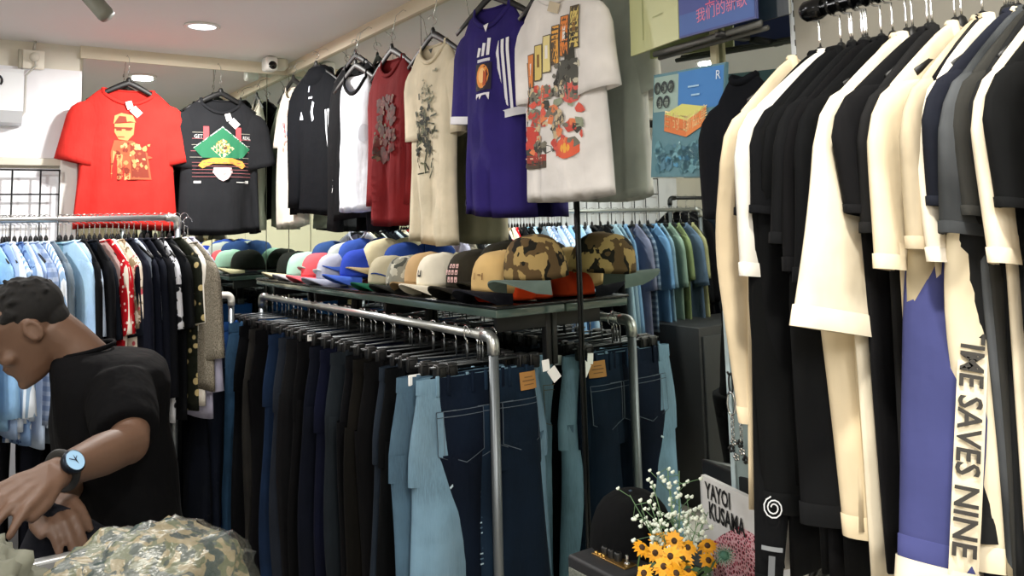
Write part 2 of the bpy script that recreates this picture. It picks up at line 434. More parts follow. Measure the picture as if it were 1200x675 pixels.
for i, (x, y) in enumerate(((-1.3, -.9), (.25, -1.0))):  # unseen fill panels, added to light the room from behind the camera
    t = thing('fill_panel', ['unseen fill light panel added at the front left of the room', 'unseen fill light panel added behind the camera'][i], 'ceiling light', (x, y, CEIL))
    mesh('fill_frame', MB().box((0, 0, -.008), (.64, 1.24, .014), bev=.003), WHITEP, t); mesh('diffuser', MB().box((0, 0, -.0155), (.6, 1.2, .002)), plain('fill_glow', 'f6f7ff', .5, 0, 4), t)
    ld = bpy.data.lights.new('fill_light', 'AREA'); ld.shape = 'RECTANGLE'; ld.size = .6; ld.size_y = 1.2; ld.energy = FILL_W[i]; ld.color = (1, .985, .96)
    lo = bpy.data.objects.new('fill_light', ld); COL.objects.link(lo); lo.location = (0, 0, -.02); lo.parent = t
MT = 2.469
struct('trim_1', MB().box((W-.0, (YF+D)/2, (MT+CEIL)/2), (.03, D-YF, CEIL-MT)), CORN)
struct('trim_2', MB().box(((.5183+W)/2-.01, D+.004, (MT+CEIL)/2), (W-.5183, .02, CEIL-MT)), CORN)
# painted wall beside the mirror
struct('trim_3', MB().box((.47, D+.005, 1.02), (.075, .045, 1.86+.18), bev=.004), WHITEP)      # white frame post at the grid's edge
struct('trim_4', MB().box((-.53, D+.005, 1.955), (1.93, .045, .035), bev=.004), plain('pale_trim', 'cfcabb', .6))
struct('trim_5', MB().box((-1.1, D+.012, 2.19), (3.235, .02, .43)), WHITEW)
struct('trim_6', MB().box((-.53, D+.012, .96), (1.92, .02, 1.93)), WHITEW)
def seam(px): return at(px, 300, 1, D)[0]
sx = [.5183, seam(248), seam(312), W]
for i, lab in enumerate(('mirror panel behind the red and the black hung tees', 'narrow mirror panel reflecting the cream jacket beside the black tee', 'slim mirror strip in the room corner by the pink printed tee')):
    a, b = sx[i], sx[i+1]
    tag(mesh('wall_mirror', MB().box(((a+b)/2, D+.01, MT/2), (b-a-.004, .02, MT)), MIRROR, None, False), lab, 'mirror')
sy = [-.1, 1.895, 2.85, 3.6, D-.005]
for i, lab in enumerate(('mirror behind the black and cream shirt rack and the records', 'mirror panel behind the purple jersey and the olive caps', 'mirror panel behind the white vest and maroon shirt', 'far corner mirror panel behind the small mint and pink caps')):
    a, b = sy[i], sy[i+1]
    tag(mesh('wall_mirror', MB().box((W+.01, (a+b)/2, MT/2), (.02, b-a-.004, MT)), MIRROR, None, False), lab, 'mirror')
tag(mesh('shelf_upright', MB().box((W-.005, 1.895, 1.0), (.008, .008, 2.0), bev=.002), plain('black_metal', '16181a', .35, .6)), 'black vertical post on the mirror at the end of the hat shelf', 'post')
# wall grid behind the left rack
g = thing('wire_grid', 'black wire display grid on the white wall behind the light blue shirts', 'grid', (0, D-.04, 0))
WIRE = plain('black_wire', '141517', .4, .3)
fr = MB(); gx0, gx1, gz0, gz1 = -1.25, .43, .9, 1.915
fr.tube([(gx0, 0, gz0), (gx1, 0, gz0), (gx1, 0, gz1), (gx0, 0, gz1)], .005, 6, closed=True); mesh('frame', fr, WIRE, g)
wb = MB(); x = gx1-.078
while x > gx0+.02: wb.tube([(x, 0, gz0), (x, 0, gz1)], .0042, 5); x -= .113
z = gz1-.113
while z > gz0+.02: wb.tube([(gx0, .006, z), (gx1, .006, z)], .004, 5); z -= .113
mesh('wires', wb, WIRE, g)
# ceiling downlights: one in view, one mirrored, others unseen, added for light
LAMP_W = [38, 24, 12, 22, 25, 10]
lamps = [(.912, 3.72), (-.55, 3.2), (.1, 1.9), (-1.5, 1.2), (.45, .25), (-.6, -.9)]
for i, (x, y) in enumerate(lamps):
    lab = ['round lit ceiling downlight over the red and black tees', 'round ceiling downlight near the wire grid, reflected in the mirror', 'unseen round ceiling downlight above the man', 'unseen round ceiling downlight in the far left of the room', 'round ceiling downlight aimed at the black and cream rack', 'unseen round ceiling downlight behind the counter'][i]
    t = thing('downlight', lab, 'ceiling light', (x, y, CEIL))
    mb = MB().lathe([(.058, -.001), (.075, -.001), (.078, -.006), (.062, -.010), (.058, -.006)], seg=28); mesh('trim_ring', mb, WHITEP, t)
    mesh('diffuser', MB().lathe([(.001, -.0065), (.03, -.0065), (.058, -.005)], seg=28), plain('lit_diffuser', 'f4f6ff', .5, 0, 6), t)
    ld = bpy.data.lights.new('downlight_lamp', 'AREA'); ld.shape = 'DISK'; ld.size = .11; ld.color = [(1, .97, .92), (1, .97, .92), (1, .95, .9), (1, .97, .92), (1, .95, .85), (1, .97, .92)][i]
    ld.energy = LAMP_W[i]; lo = bpy.data.objects.new('downlight_lamp', ld); COL.objects.link(lo); lo.location = (0, 0, -.02); lo.parent = t
# bullet spotlight at the top
p = at(104, -2, 2, 2.46)
t = thing('spotlight', 'olive grey cylindrical spotlight hanging from the ceiling above the white wall', 'spotlight', (p[0], p[1], 0))
dv = at(116, 14, 1, p[1])-p; dv = dv/np.linalg.norm(dv); dv = np.array((dv[0], -.35, dv[2])); q0 = np.array((0, 0, 2.47))
mb = MB().tube([q0-dv*.02, q0-dv*.01, q0+dv*.085, q0+dv*.1], [.02, .029, .031, .027], 18); mesh('lamp_body', mb, plain('olive_grey_metal', '7d7f76', .5), t)
mesh('stem', MB().tube([(0, 0, CEIL), (0, 0, 2.46)], .008, 8).lathe([(.001, CEIL-.012), (.03, CEIL-.012), (.032, CEIL)], seg=18), plain('beige_metal', 'cfc3ab', .5), t)
# dome camera in the corner
t = thing('security_camera', 'white security camera with black lens in the ceiling corner above the mirror', 'camera', (at(315, 75, 1, 4.27)[0], 4.27, 0))
mesh('housing', MB().box((-.005, -.03, CEIL-.04), (.066, .09, .075), bev=.014), WHITEP, t)
mesh('lens', MB().lathe([(.001, .006), (.018, .004), (.022, 0)], c=(-.004, -.077, CEIL-.052), R=Matrix.Rotation(PI/2, 3, 'X'), seg=18), plain('lens_black', '070708', .1), t)
mesh('mount', MB().lathe([(.045, CEIL-.002), (.045, CEIL-.04), (.03, CEIL-.055), (.001, CEIL-.06)], c=(.065, .02, 0), seg=20), plain('white_mount', 'd8d2c2', .45), t)
# wall device, socket, cable
t = thing('wall_dispenser', 'white wall dispenser with a black round badge below the socket', 'dispenser', (.135, D-.005, 0))
prof = [(-.0, 2.37), (-.075, 2.375), (-.085, 2.36), (-.10, 2.18), (-.06, 2.13), (-.0, 2.12)]
mb = MB(); mb.loft([[(x, y, z) for y, z in prof] for x in (-.135, -.13, .128, .133)], 0, True, True); mesh('housing', mb, plain('glossy_white', 'dfe2e6', .25), t, False)
mb = MB().box((-.03, -.093, 2.165), (.12, .012, .035), R=Matrix.Rotation(-.1, 3, 'X'), bev=.004); mesh('outlet', mb, plain('dark_grille', '17181b', .4), t)
pr = Print().disc(0, 0, .012, .012, '131417')
for k in range(9):
    a0, a1 = [math.radians(-40+k*17+e) for e in (0, 18)]
    pr.poly([(.024*math.cos(a0), .024*math.sin(a0)), (.033*math.cos(a0), .033*math.sin(a0)), (.033*math.cos(a1), .033*math.sin(a1)), (.024*math.cos(a1), .024*math.sin(a1))], '131417')
pr.rect(0, -.045, .03, .006, '8d9096').rect(-.035, -.025, .03, .012, 'b9bcc0')
pr.build('badge', lambda x, z, l: (.02+x, -.0885-(2.325-(2.315+z))*.08-l-.002, 2.315+z), t)
t = thing('power_socket', 'white wall socket plate with a plugged grey cable near the ceiling', 'socket', (.31, D-.005, 2.44))
mesh('plate', MB().box((0, -.006, 0), (.09, .012, .09), bev=.004), plain('socket_white', 'e2ddd0', .5), t)
mesh('plug', MB().lathe([(.001, .03), (.02, .03), (.022, 0)], c=(.002, -.012, .01), R=Matrix.Rotation(PI/2, 3, 'X'), seg=16), plain('plug_white', 'cfcabd', .5), t)
mesh('cable', MB().tube([(.002, -.03, .005), (.01, -.02, -.03), (-.03, -.012, -.08), (-.03, -.012, -.25), (-.06, -.012, -.3), (-.075, -.03, -.31)], .005, 6), plain('grey_cable', 'b5b3ac', .5), t)
tag(mesh('cable_clip', MB().box((.255, D-.012, 2.44), (.016, .014, .09), bev=.003), plain('grey_clip', 'a39f90', .6)), 'slim grey strip on the wall between the dispenser and the socket', 'clip')
tag(mesh('cable_trunking', MB().tube([(.315, D-.012, CEIL), (.31, D-.012, 2.486)], .006, 6), plain('grey_cable', 'b5b3ac', .5)), 'short cable running from the ceiling to the socket plate', 'cable')
# air conditioner on the back wall, seen in the mirror
t = thing('air_conditioner', 'white wall air conditioner with a black outlet slot, seen in the mirror', 'air conditioner', (-1.0, D, 0))
mb = MB(); pf = [(0, 2.50), (-.2, 2.50), (-.25, 2.46), (-.26, 2.33), (-.2, 2.27), (0, 2.25)]
mb.loft([[(x, y, z) for y, z in pf] for x in (-.5, -.49, .49, .5)], 0, True, True); mesh('case', mb, plain('ac_white', 'd8d5cc', .4), t, False)
mesh('outlet', MB().box((0, -.236, 2.296), (.9, .05, .03), R=Matrix.Rotation(-.7, 3, 'X')), plain('dark_grille', '17181b', .4), t, False)

# ------------------------------------------------------------------ racks
def elbow_pipe(pts, r, bend=.035):
    P = [np.array(p, float) for p in pts]; out = [P[0]]
    for i in range(1, len(P)-1):
        a = (P[i-1]-P[i]); a /= np.linalg.norm(a); b = (P[i+1]-P[i]); b /= np.linalg.norm(b); s, e = P[i]+a*bend, P[i]+b*bend
        for k in range(7):
            u = k/6; out.append((1-u)**2*s+2*u*(1-u)*P[i]+u*u*e)
    out.append(P[-1]); return out
def pipe_rack(label, A, B, z, r=.0125, mat=STEEL, low=None, posts=(1, 1)):
    A = np.array((A[0], A[1], z)); B = np.array((B[0], B[1], z)); t = thing('garment_rack', label, 'clothes rack', (A[0], A[1], 0))
    O = np.array((A[0], A[1], 0)); d = (B-A)/np.linalg.norm(B-A)
    def loc(p): return np.array(p)-O
    mesh('rail', MB().tube([loc(A+d*.03), loc(B-d*.03)], r, 14), mat, t)
    for P, s, on in ((A, 1, posts[0]), (B, -1, posts[1])):
        if not on: continue
        e = elbow_pipe([loc(P+d*s*.05), loc(P), loc(P-np.array((0, 0, .05)))], r*1.25, .03); mesh('elbow', MB().tube(e, r*1.3, 14), mat, t)
        mesh('post', MB().tube([loc(P-np.array((0, 0, .04))), loc((P[0], P[1], .02))], r*1.05, 14), plain('dark_steel', '70767a', .4, .7), t)
        mesh('foot', MB().lathe([(.001, .02), (.03, .018), (.035, .0)], c=loc((P[0], P[1], 0)), seg=18), mat, t)
    return t
ORD = ['first', 'second', 'third', 'fourth', 'fifth', 'sixth', 'seventh', 'eighth', 'ninth', 'tenth', 'eleventh', 'twelfth', 'thirteenth', 'fourteenth', 'fifteenth', 'sixteenth', 'seventeenth', 'eighteenth', 'nineteenth', 'twentieth']
ORD += ['twenty-'+q for q in ORD[:9]]+['thirtieth']+['thirty-'+q for q in ORD[:9]]+['fortieth']

# ---- left rack (along the back wall)
LY, LZ = 3.73, 1.672
pipe_rack('steel pipe rack holding the long row of shirts under the red tee', (-1.0, LY), (.822, LY), LZ, low=None)
LEFT = [  # pixel of the hanger, colour, pattern, extra colours, description, sleeve length
 (216, 'a3a2b8', 'plain', None, 'pale lilac', .5), (207, 'dcd8cf', 'plain', None, 'off-white', .22), (199, '2a2f24', 'floral', ('b3a274', '14180f'), 'green leaf print', .22),
 (190, '12151c', 'plain', None, 'black', .24), (182, 'c9ccd4', 'floral', ('15161a', '15161a'), 'white shirt with black splashes', .24), (173, '10131d', 'plain', None, 'black', .5), (165, '141a2b', 'plain', None, 'navy', .5),
 (157, '121727', 'denim', None, 'dark navy denim', .5), (151, 'b9c6da', 'plain', None, 'pale blue', .2), (146, '161d31', 'plain', None, 'navy', .52), (139, '1d2538', 'plain', None, 'slate navy', .25),
 (132, 'd9cfc2', 'floral', ('b8505a', '8d7a63'), 'cream shirt with pink flowers', .22), (125, 'e3dccf', 'plain', None, 'cream', .24), (117, 'b31420', 'dots', ('f2d9d4', None), 'red shirt with white dots', .24), (111, 'd8b7b4', 'plain', None, 'pale pink', .2),
 (105, '14161c', 'plain', None, 'black', .45), (98, '1b2233', 'plain', None, 'dark navy', .26), (91, '0f1116', 'plain', None, 'black', .5), (84, '9fb4cf', 'wash', ('c3d0e2', None), 'washed light blue', .24),
 (77, '86a3c4', 'denim', None, 'sky blue denim', .26), (70, '5d8296', 'denim', ('7fa2b4', None), 'teal denim jacket', .26), (54, '66737d', 'plain', None, 'grey', .24), (48, '8faed2', 'stripes', ('dfe7f2', None), 'blue striped', .24), (42, 'a9c0df', 'plain', None, 'light blue', .24), (36, '7e93b8', 'plaid', ('c6d2e4', '4c5f88'), 'blue plaid', .22),
 (30, 'b7cae4', 'plain', None, 'pale blue', .26), (24, 'cdd9ea', 'wash', ('a7bcd8', None), 'bluish white', .24), (17, '7795c0', 'floral', ('dfe6f0', '3c5688'), 'blue patterned', .22), (10, 'c4d2e6', 'plain', None, 'pale sky blue', .24), (3, '93abd0', 'plain', None, 'soft blue', .24)]
MIRR = [  # shirts out of frame, seen only in the mirror: pixel in the mirror
 (655, '88a4c2', 'stripes', ('d9e3ef', None), 'light blue striped'), (664, '6d8fb0', 'denim', None, 'blue denim'), (675, '7f98ad', 'denim', None, 'grey blue denim'), (686, 'aebfd2', 'plain', None, 'pale blue'), (694, '14171e', 'plain', None, 'black'), (704, '12151b', 'plain', None, 'black'), (713, '6f8592', 'denim', None, 'grey denim'), (722, '5f7a8c', 'wash', ('8298a6', None), 'washed teal grey'),
 (731, '55708a', 'denim', None, 'mid blue denim'), (741, '6b6f86', 'plain', None, 'mauve grey'), (750, '46586e', 'plaid', ('8fa0b2', '2a3444'), 'slate plaid'), (760, '4f6f8e', 'denim', None, 'worn blue denim'), (770, '6c8796', 'plain', None, 'dusty blue'), (780, '74897c', 'plain', None, 'sage grey'), (789, '6d7a55', 'plain', None, 'olive green'), (798, '4d5f74', 'plain', None, 'slate blue'), (808, '8a8a66', 'plain', None, 'khaki')]
rngL = random.Random(5)
hproto = None
def place_hanger(loc, rz, label, group, key='a', _p={}):
    if key not in _p:
        _p[key] = make_hanger(label, group) if key in ('a', 'b') else make_clip_hanger(label, group)
        _p[key].location = loc; _p[key].rotation_euler = (0, 0, rz); return _p[key]
    return dup(_p[key], loc, rz, label, group)
def shirt_on_rail(rng, x, y, z, rz, col, pat, extra, label, group, sl, L=.7, sw=.2, slr=None, nohang=False, angs=(10, 10), name='shirt', cat='shirt', **kw):
    s = Shirt(rng, L=L, sw=sw, bw=sw*1.08, th=kw.pop('th', .02), fold=kw.pop('fold', .007), neck=kw.pop('neck', .075), **kw)
    t = thing(name, label, cat, (x, y, z), rz, group)
    c2, c3 = (extra or ('ffffff', '888888')); mt = cloth(col, pat, c2 or 'ffffff', c3 or '888888')
    mesh('shirt_body', s.body(), mt, t)
    mesh('sleeve', s.sleeve(-1, sl, angs[0], w0=.095, w1=.085 if sl < .35 else .062, th=.022), mt, t)
    mesh('sleeve', s.sleeve(1, slr if slr is not None else sl, angs[1], w0=.095, w1=.085 if sl < .35 else .062, th=.022), mt, t)
    mesh('collar', s.collar(.012 if sl > .4 else .008), mt, t)
    return t, s, mt
GL = 'shirts on the rail under the red tee'
for i, (px, col, pat, ex, desc, sl) in enumerate(LEFT):
    x = at(px, 272, 1, LY)[0]; rz = PI/2+.3+rngL.uniform(-.12, .12); L = rngL.uniform(.66, .76)
    if px == 70: rz = PI/2+.95
    shirt_on_rail(rngL, x, LY+rngL.uniform(-.02, .02), LZ, rz, col, pat, ex, '%s, %s from the right on the rail under the red tee' % (desc if 'shirt' in desc or 'jacket' in desc else desc+' shirt', ORD[i]), GL, sl, L, sw=rngL.uniform(.19, .21))
    place_hanger((x, LY, LZ), rz, 'black hanger hooked over the steel rail under the red tee', 'black hangers on the rail under the red tee')
for i, (px, col, pat, ex, desc) in enumerate(MIRR):
    x = 2*W-at(px, 272, 1, LY)[0]; rz = PI/2+.3+rngL.uniform(-.12, .12)
    shirt_on_rail(rngL, x, LY+rngL.uniform(-.02, .02), LZ, rz, col, pat, ex, '%s shirt, %s of the row seen mirrored above the caps' % (desc, ORD[i]), GL, rngL.choice((.22, .26, .5)), rngL.uniform(.64, .74), sw=rngL.uniform(.19, .21))
    place_hanger((x, LY, LZ), rz, 'black hanger hooked over the steel rail under the red tee', 'black hangers on the rail under the red tee')
# tweed jacket on the end elbow
x = at(222, 285, 1, LY-.03)[0]
shirt_on_rail(rngL, .85, LY-.06, LZ-.02, PI/2+.3, '8b8578', 'tweed', ('5d574c', None), 'grey brown tweed jacket hung on the end of the rail under the red tee', GL, .34, .60, sw=.205, name='jacket', cat='jacket')
tt = place_hanger((.85, LY-.06, LZ-.02), PI/2+.3, 'black hanger holding the tweed jacket at the rail end', None); tt['group'] = ''; del tt['group']
# second, darker rack further left: only in the mirror
pipe_rack('black rail of dark clothes far left, seen in the mirror below the blue record', (-2.2, 4.05), (-1.05, 4.05), 1.76, mat=BLACKP)
rngD = random.Random(8)
for i in range(11):
    x = -1.12-.09*i; col, pat, ex, desc = [('15161a', 'plain', None, 'black'), ('1c1a20', 'plain', None, 'charcoal'), ('202a3a', 'plain', None, 'dark navy'), ('17171a', 'wash', ('2a2a2e', None), 'faded black')][i % 4]
    if i == 3: col, pat, ex, desc = '6e2622', 'plaid', ('2c1412', '963c30'), 'red plaid'
    shirt_on_rail(rngD, x, 4.05, 1.76, PI/2+rngD.uniform(-.1, .1), col, pat, ex, '%s shirt, %s on the dark rail seen in the mirror below the blue record' % (desc, ORD[i]), 'dark shirts on the far left rail', .5, .75)
    place_hanger((x, 4.05, 1.76), PI/2, 'black hanger on the far left rail seen in the mirror', 'black hangers on the far left rail')
# dark cabinet added to darken what the mirror shows below the shirts
t = thing('cabinet', 'dark low cabinet added far left to darken the mirror beside the shirts', 'cabinet', (-.93, 3.42, 0))
mesh('carcass', MB().box((0, 0, .5), (1.1, .4, 1.0), bev=.005), plain('dark_cabinet', '1d1e20', .5), t)
for k in (-1, 1):
    dr_ = mesh('door', MB().box((k*.27, -.208, .5), (.52, .016, .9), bev=.003), plain('dark_door', '26282a', .45), t); mesh('handle', MB().tube([(k*.06, -.222, .45), (k*.06, -.222, .6)], .006, 8), CHROME, dr_)
# lower rail with jeans beside the back wall
pipe_rack('white pipe rail below the shirts with dark jeans on it', (-.9, 3.95), (1.115, 3.95), 1.31, mat=plain('white_pipe', 'dedcd2', .35))
rngJ = random.Random(11)
LOWJ = [(1.02, '0e1626', 'dark navy jeans with a cream waist patch at the end of the white rail'), (.93, '0b101c', 'blue black jeans, second from the end of the white rail'), (.82, '0d1320', 'inky jeans, third from the end of the white rail'), (.70, '8c857e', 'pale taupe trousers hanging below the floral shirts'), (.63, '777d80', 'pale grey wide trousers hanging below the off-white shirts'), (.52, '121212', 'black trousers on the white rail behind the man'), (.41, '0c0f18', 'very dark jeans on the white rail behind the man'), (.31, '141824', 'dark trousers between the very dark jeans and the slate pair'), (.2, '0d1017', 'black trousers right of the slate pair on the white rail'), (.1, '22283a', 'slate trousers on the white rail left of the man'), (-.02, '53627a', 'grey blue trousers on the white rail left of the man')]
LOWJ += [(-.12-.085*k, ['0c0e14', '12141a', '0a0d18', '17181b'][k % 4], '%s trousers, %s past the slate pair on the white rail' % (['black', 'soot', 'ink blue', 'charcoal'][k % 4], ORD[k])) for k in range(9)]
for i, (x, col, lab) in enumerate(LOWJ):
    if i in (3, 4): y = 3.62
    else: y = 3.95
    t = thing('jeans' if 'jeans' in lab else 'trousers', lab, 'trousers', (x, 3.95, 1.31), PI/2+rngJ.uniform(-.2, .2), 'trousers on the white rail')
    pants(t, rngJ, cloth(col, 'denim' if 'jeans' in lab else 'plain'), L=1.0, patch=(.12, 'cbb48a') if i == 0 else None, pockets=i < 2, loops=i < 2)
    place_hanger((x, 3.95, 1.31), PI/2, 'clip hanger with chrome rod on the white pipe rail', 'clip hangers on the white pipe rail', 'c')

# ---- jeans rack along the mirror
JX, JZ = 1.285, 1.287
pipe_rack('grey steel pipe rack full of jeans in front of the cap shelf', (JX, 1.965), (JX, 4.03), JZ, r=.0135)
JEANS = [  # pixel of the left edge, colour, light colour, description, half waist, dx
 (528, '1a2f47', '3a5c80', 'dark blue faded jeans with tan waist patch, nearest on the jeans rack', .131, .035),
 (503, '0f1b2e', '1b3350', 'dark indigo jeans just behind the nearest faded pair', .17, 0),
 (483, '6f8ea3', '9cb8c8', 'pale stonewashed blue jeans with ribbed seam on the jeans rack', .215, 0),
 (468, '0a0c10', '15181e', 'black jeans with a white clip left of the pale stonewashed pair', .2, 0),
 (459, '4b6376', '6a8496', 'greyish blue jeans with a torn thread beside the pale stonewashed pair', .22, -.02),
 (444, '08090c', '101216', 'black trousers left of the torn greyish jeans', .2, 0),
 (433, '2f3c4c', '46566a', 'slate blue jeans between two black pairs', .2, 0),
 (420, '0a0a0d', '141418', 'black straight trousers left of the slate jeans', .195, 0),
 (407, '14120f', '2a251d', 'black trousers with brown side stitching', .2, 0),
 (395, '0b0c10', '14161c', 'plain black jeans right of the charcoal pair', .19, 0),
 (380, '28323a', '3c4852', 'charcoal grey jeans in the middle of the jeans rack', .2, 0),
 (368, '0d1230', '161d4a', 'deep indigo jeans left of the charcoal pair', .195, 0),
 (355, '0c1326', '141d38', 'dark navy jeans left of the deep indigo pair', .2, 0),
 (342, '060709', '0c0d10', 'black trousers with a white waistband label', .19, 0),
 (331, '16171a', '26282c', 'washed black jeans left of the white-labelled trousers', .195, 0),
 (321, '2b3340', '3f4a5a', 'grey blue jeans with visible side seam near the far end', .2, 0),
 (307, '1a3358', '2a4d7d', 'mid blue jeans near the far end of the jeans rack', .2, 0),
 (294, '07080b', '0e1014', 'black jeans between two blue pairs at the far end', .195, 0),
 (284, '3b3a38', '55524c', 'dark brown grey trousers at the far end', .2, 0),
 (272, '090b10', '12151c', 'black denim jeans third from the back wall', .2, 0),
 (262, '31506f', '4d6f90', 'steel blue jeans second from the back wall', .2, 0),
 (256, '1a3f74', '2a5a9c', 'bright blue jeans nearest the back wall on the jeans rack', .2, 0)]
rngK = random.Random(21)
for i, (px, col, c2, lab, hw, dx) in enumerate(JEANS):
    xl = JX+dx-hw*1.12; d = ray(px, 470); y = xl*d[1]/d[0]
    y = max(2.005+.016*i, min(y, 3.97)); rz = rngK.uniform(-.12, .12)
    kind = 'jeans' if 'jeans' in lab else 'trousers'
    t = thing(kind, lab, 'trousers', (JX+dx, y, JZ), rz if i else -.1, 'trousers on the jeans rack')
    mt = cloth(tint(col, .85), 'denim', tint(c2, .7))
    f = pants(t, rngK, mt, hw=hw, L=1.02+rngK.uniform(-.03, .05), th=.03, leg=rngK.uniform(.1, .125), patch=(.1, 'a9793f') if i == 0 else None, pockets=i < 8, stitch='55606c' if i in (0, 1, 4) else '2c3440', mat2=None, hip=hw*1.13)
    if i == 0: add_tag(t, (.15, -.04, -.1), .034, 2, .1)
    if i == 2:
        pr = Print()
        for k in range(60): pr.rect(-.02+.012*math.sin(k), -.08-.014*k, .03, .004, 'a8c2d0' if k % 2 else '48647a')
        pr.build('ribbed_seam', f, t, lift=.006)
        pr = Print().rect(-.1, -.26, .1, .006, 'b9ccd6', .55); pr.build('pocket_edge', f, t, lift=.006)
    if i == 13: mesh('label', MB().box((-.12, -.03, -.085), (.09, .004, .022)), TAG, t, False)
    if i == 3: mesh('clip_tab', MB().box((-.19, -.03, -.11), (.05, .006, .03), bev=.003), TAG, t, False, label='white hanger tab')
    if i == 4: mesh('thread', MB().tube([(-.18, -.04, -.78), (-.2, -.05, -.82), (-.19, -.05, -.9)], .003, 5).tube([(-.18, -.04, -.78), (-.22, -.05, -.775)], .003, 5), plain('thread_white', 'c9d3d6', .8), t)
    place_hanger((JX+dx, y, JZ), rz*.5, 'clip hanger with chrome rod on the jeans rack', 'clip hangers on the jeans rack', 'c')
for i in range(14):
    y = 2.05+.135*i+rngK.uniform(-.02, .02)
    place_hanger((JX, y, JZ), rngK.uniform(-.3, .3), 'clip hanger with chrome rod on the jeans rack', 'clip hangers on the jeans rack', 'c')
# pale blue pair seen at the right of the nearest jeans
t = thing('jeans', 'very pale blue jeans showing between the nearest pair and the mirror', 'trousers', (JX+.11, 2.13, JZ), .1, 'trousers on the jeans rack')
pants(t, rngK, cloth('86a5bd', 'denim', 'aac4d6'), hw=.13, L=1.04, leg=.085, top=-.11)
add_tag(t, (.08, -.03, -.12), .032, 1, .1)

# ---- cap shelf
SZ = 1.37
t = thing('wall_shelf', 'long black glass-edged shelf of caps along the mirror', 'shelf', (W, 3.0, 0))
mesh('shelf_board', MB().box((-.128, .06, SZ-.004), (.256, 2.2, .008), bev=.002), plain('black_board', '17191b', .25), t)
mesh('glass_edge', MB().box((-.128, .06, SZ-.022), (.25, 2.19, .024), bev=.003), plain('green_glass_edge', '44544f', .15, .0, coat=.5), t)
for yy in (-.95, -.2, .5, 1.05): mesh('bracket', MB().box((-.1, yy, SZ-.06), (.2, .02, .05), bev=.003).box((-.012, yy, SZ-.12), (.02, .025, .16), bev=.003), BLACKP, t)
def cap(label, loc, rz, crown, brim=None, pat='plain', ex=None, scale=1.0, tilt=0.0, emblem=None, group='caps on the shelf', brimcurve=.035, roll=0.0):
    t = thing('baseball_cap', label, 'cap', loc, rot=(roll, tilt, rz), group=group); s = scale
    cm = cloth(crown, pat, *(ex or ('ffffff', '888888'))); bmt = cloth(brim or crown, 'plain' if brim else pat, *(ex or ('ffffff', '888888')))
    def dome(a, b):        # a round, b up (0 rim .. 1 top); front toward -x
        r = math.cos(b*PI/2)**.62; fx = math.cos(a)
        return np.array((-(.098*r*fx+.012*(fx > 0)*fx*r)*s-(.012*b*s), .083*r*math.sin(a)*s, (.002+.118*math.sin(b*PI/2)**.9*(1+.06*fx*math.cos(b*2)))*s))
    rings = [[dome(2*PI*j/30, b) for j in range(30)] for b in (0, .08, .2, .35, .5, .65, .78, .88, .95, .99)]
    mb = MB().loft([[p*np.array((.97, .97, 1))+np.array((0, 0, .012*s)) for p in rings[0]]]+rings, 0, False, True); mesh('crown', mb, cm, t)
    bt, bb = [], []
    for i in range(7):
        u = i/6; row, rw2 = [], []
        for j in range(15):
            v = -1+2*j/14; a = v*1.15; base = dome(a, .015); out = .08*s*u*max(0, 1-v*v)**.42
            p = base+np.array((-out, base[1]*.03*u, -brimcurve*s*abs(v)**1.7*(.25+u)+.012*s*u*(1-v*v)+.004)); row.append(p); rw2.append(p-np.array((0, 0, .0045*s)))
        bt.append(row); bb.append(rw2)
    mb = MB(); mb.loft(bt, closed=False); mb.loft(bb, closed=False)
    edge = [bt[-1], bb[-1]]; mb.loft(edge, closed=False); mb.loft([[r[0] for r in bt], [r[0] for r in bb]], closed=False); mb.loft([[r[-1] for r in bt], [r[-1] for r in bb]], closed=False)
    mesh('brim', mb, bmt, t)
    mesh('button', MB().ball(dome(0, .999)+np.array((.01*s, 0, .001)), (.008*s, .008*s, .005*s), 8, 5), bmt, t)
    if emblem:
        pr = emblem
        pr.build('emblem', lambda x, z, l: tuple(dome(x/.09, .12+z/.12*.7)*1.0+np.array((-math.cos(x/.09)*(l+.002), math.sin(x/.09)*(l+.002), 0))), t, cut=.01)
    return t
CZ = SZ+.003
def cpos(px, py, x, z=None):
    p = at(px, py, 0, x); return (x, p[1], CZ if z is None else z)
RC = random.Random(3)
E1 = lambda c: Print().text('B', 0, .01, .035, c)
F = -.35   # facing: rz 0 looks to -x, positive rz turns toward the camera
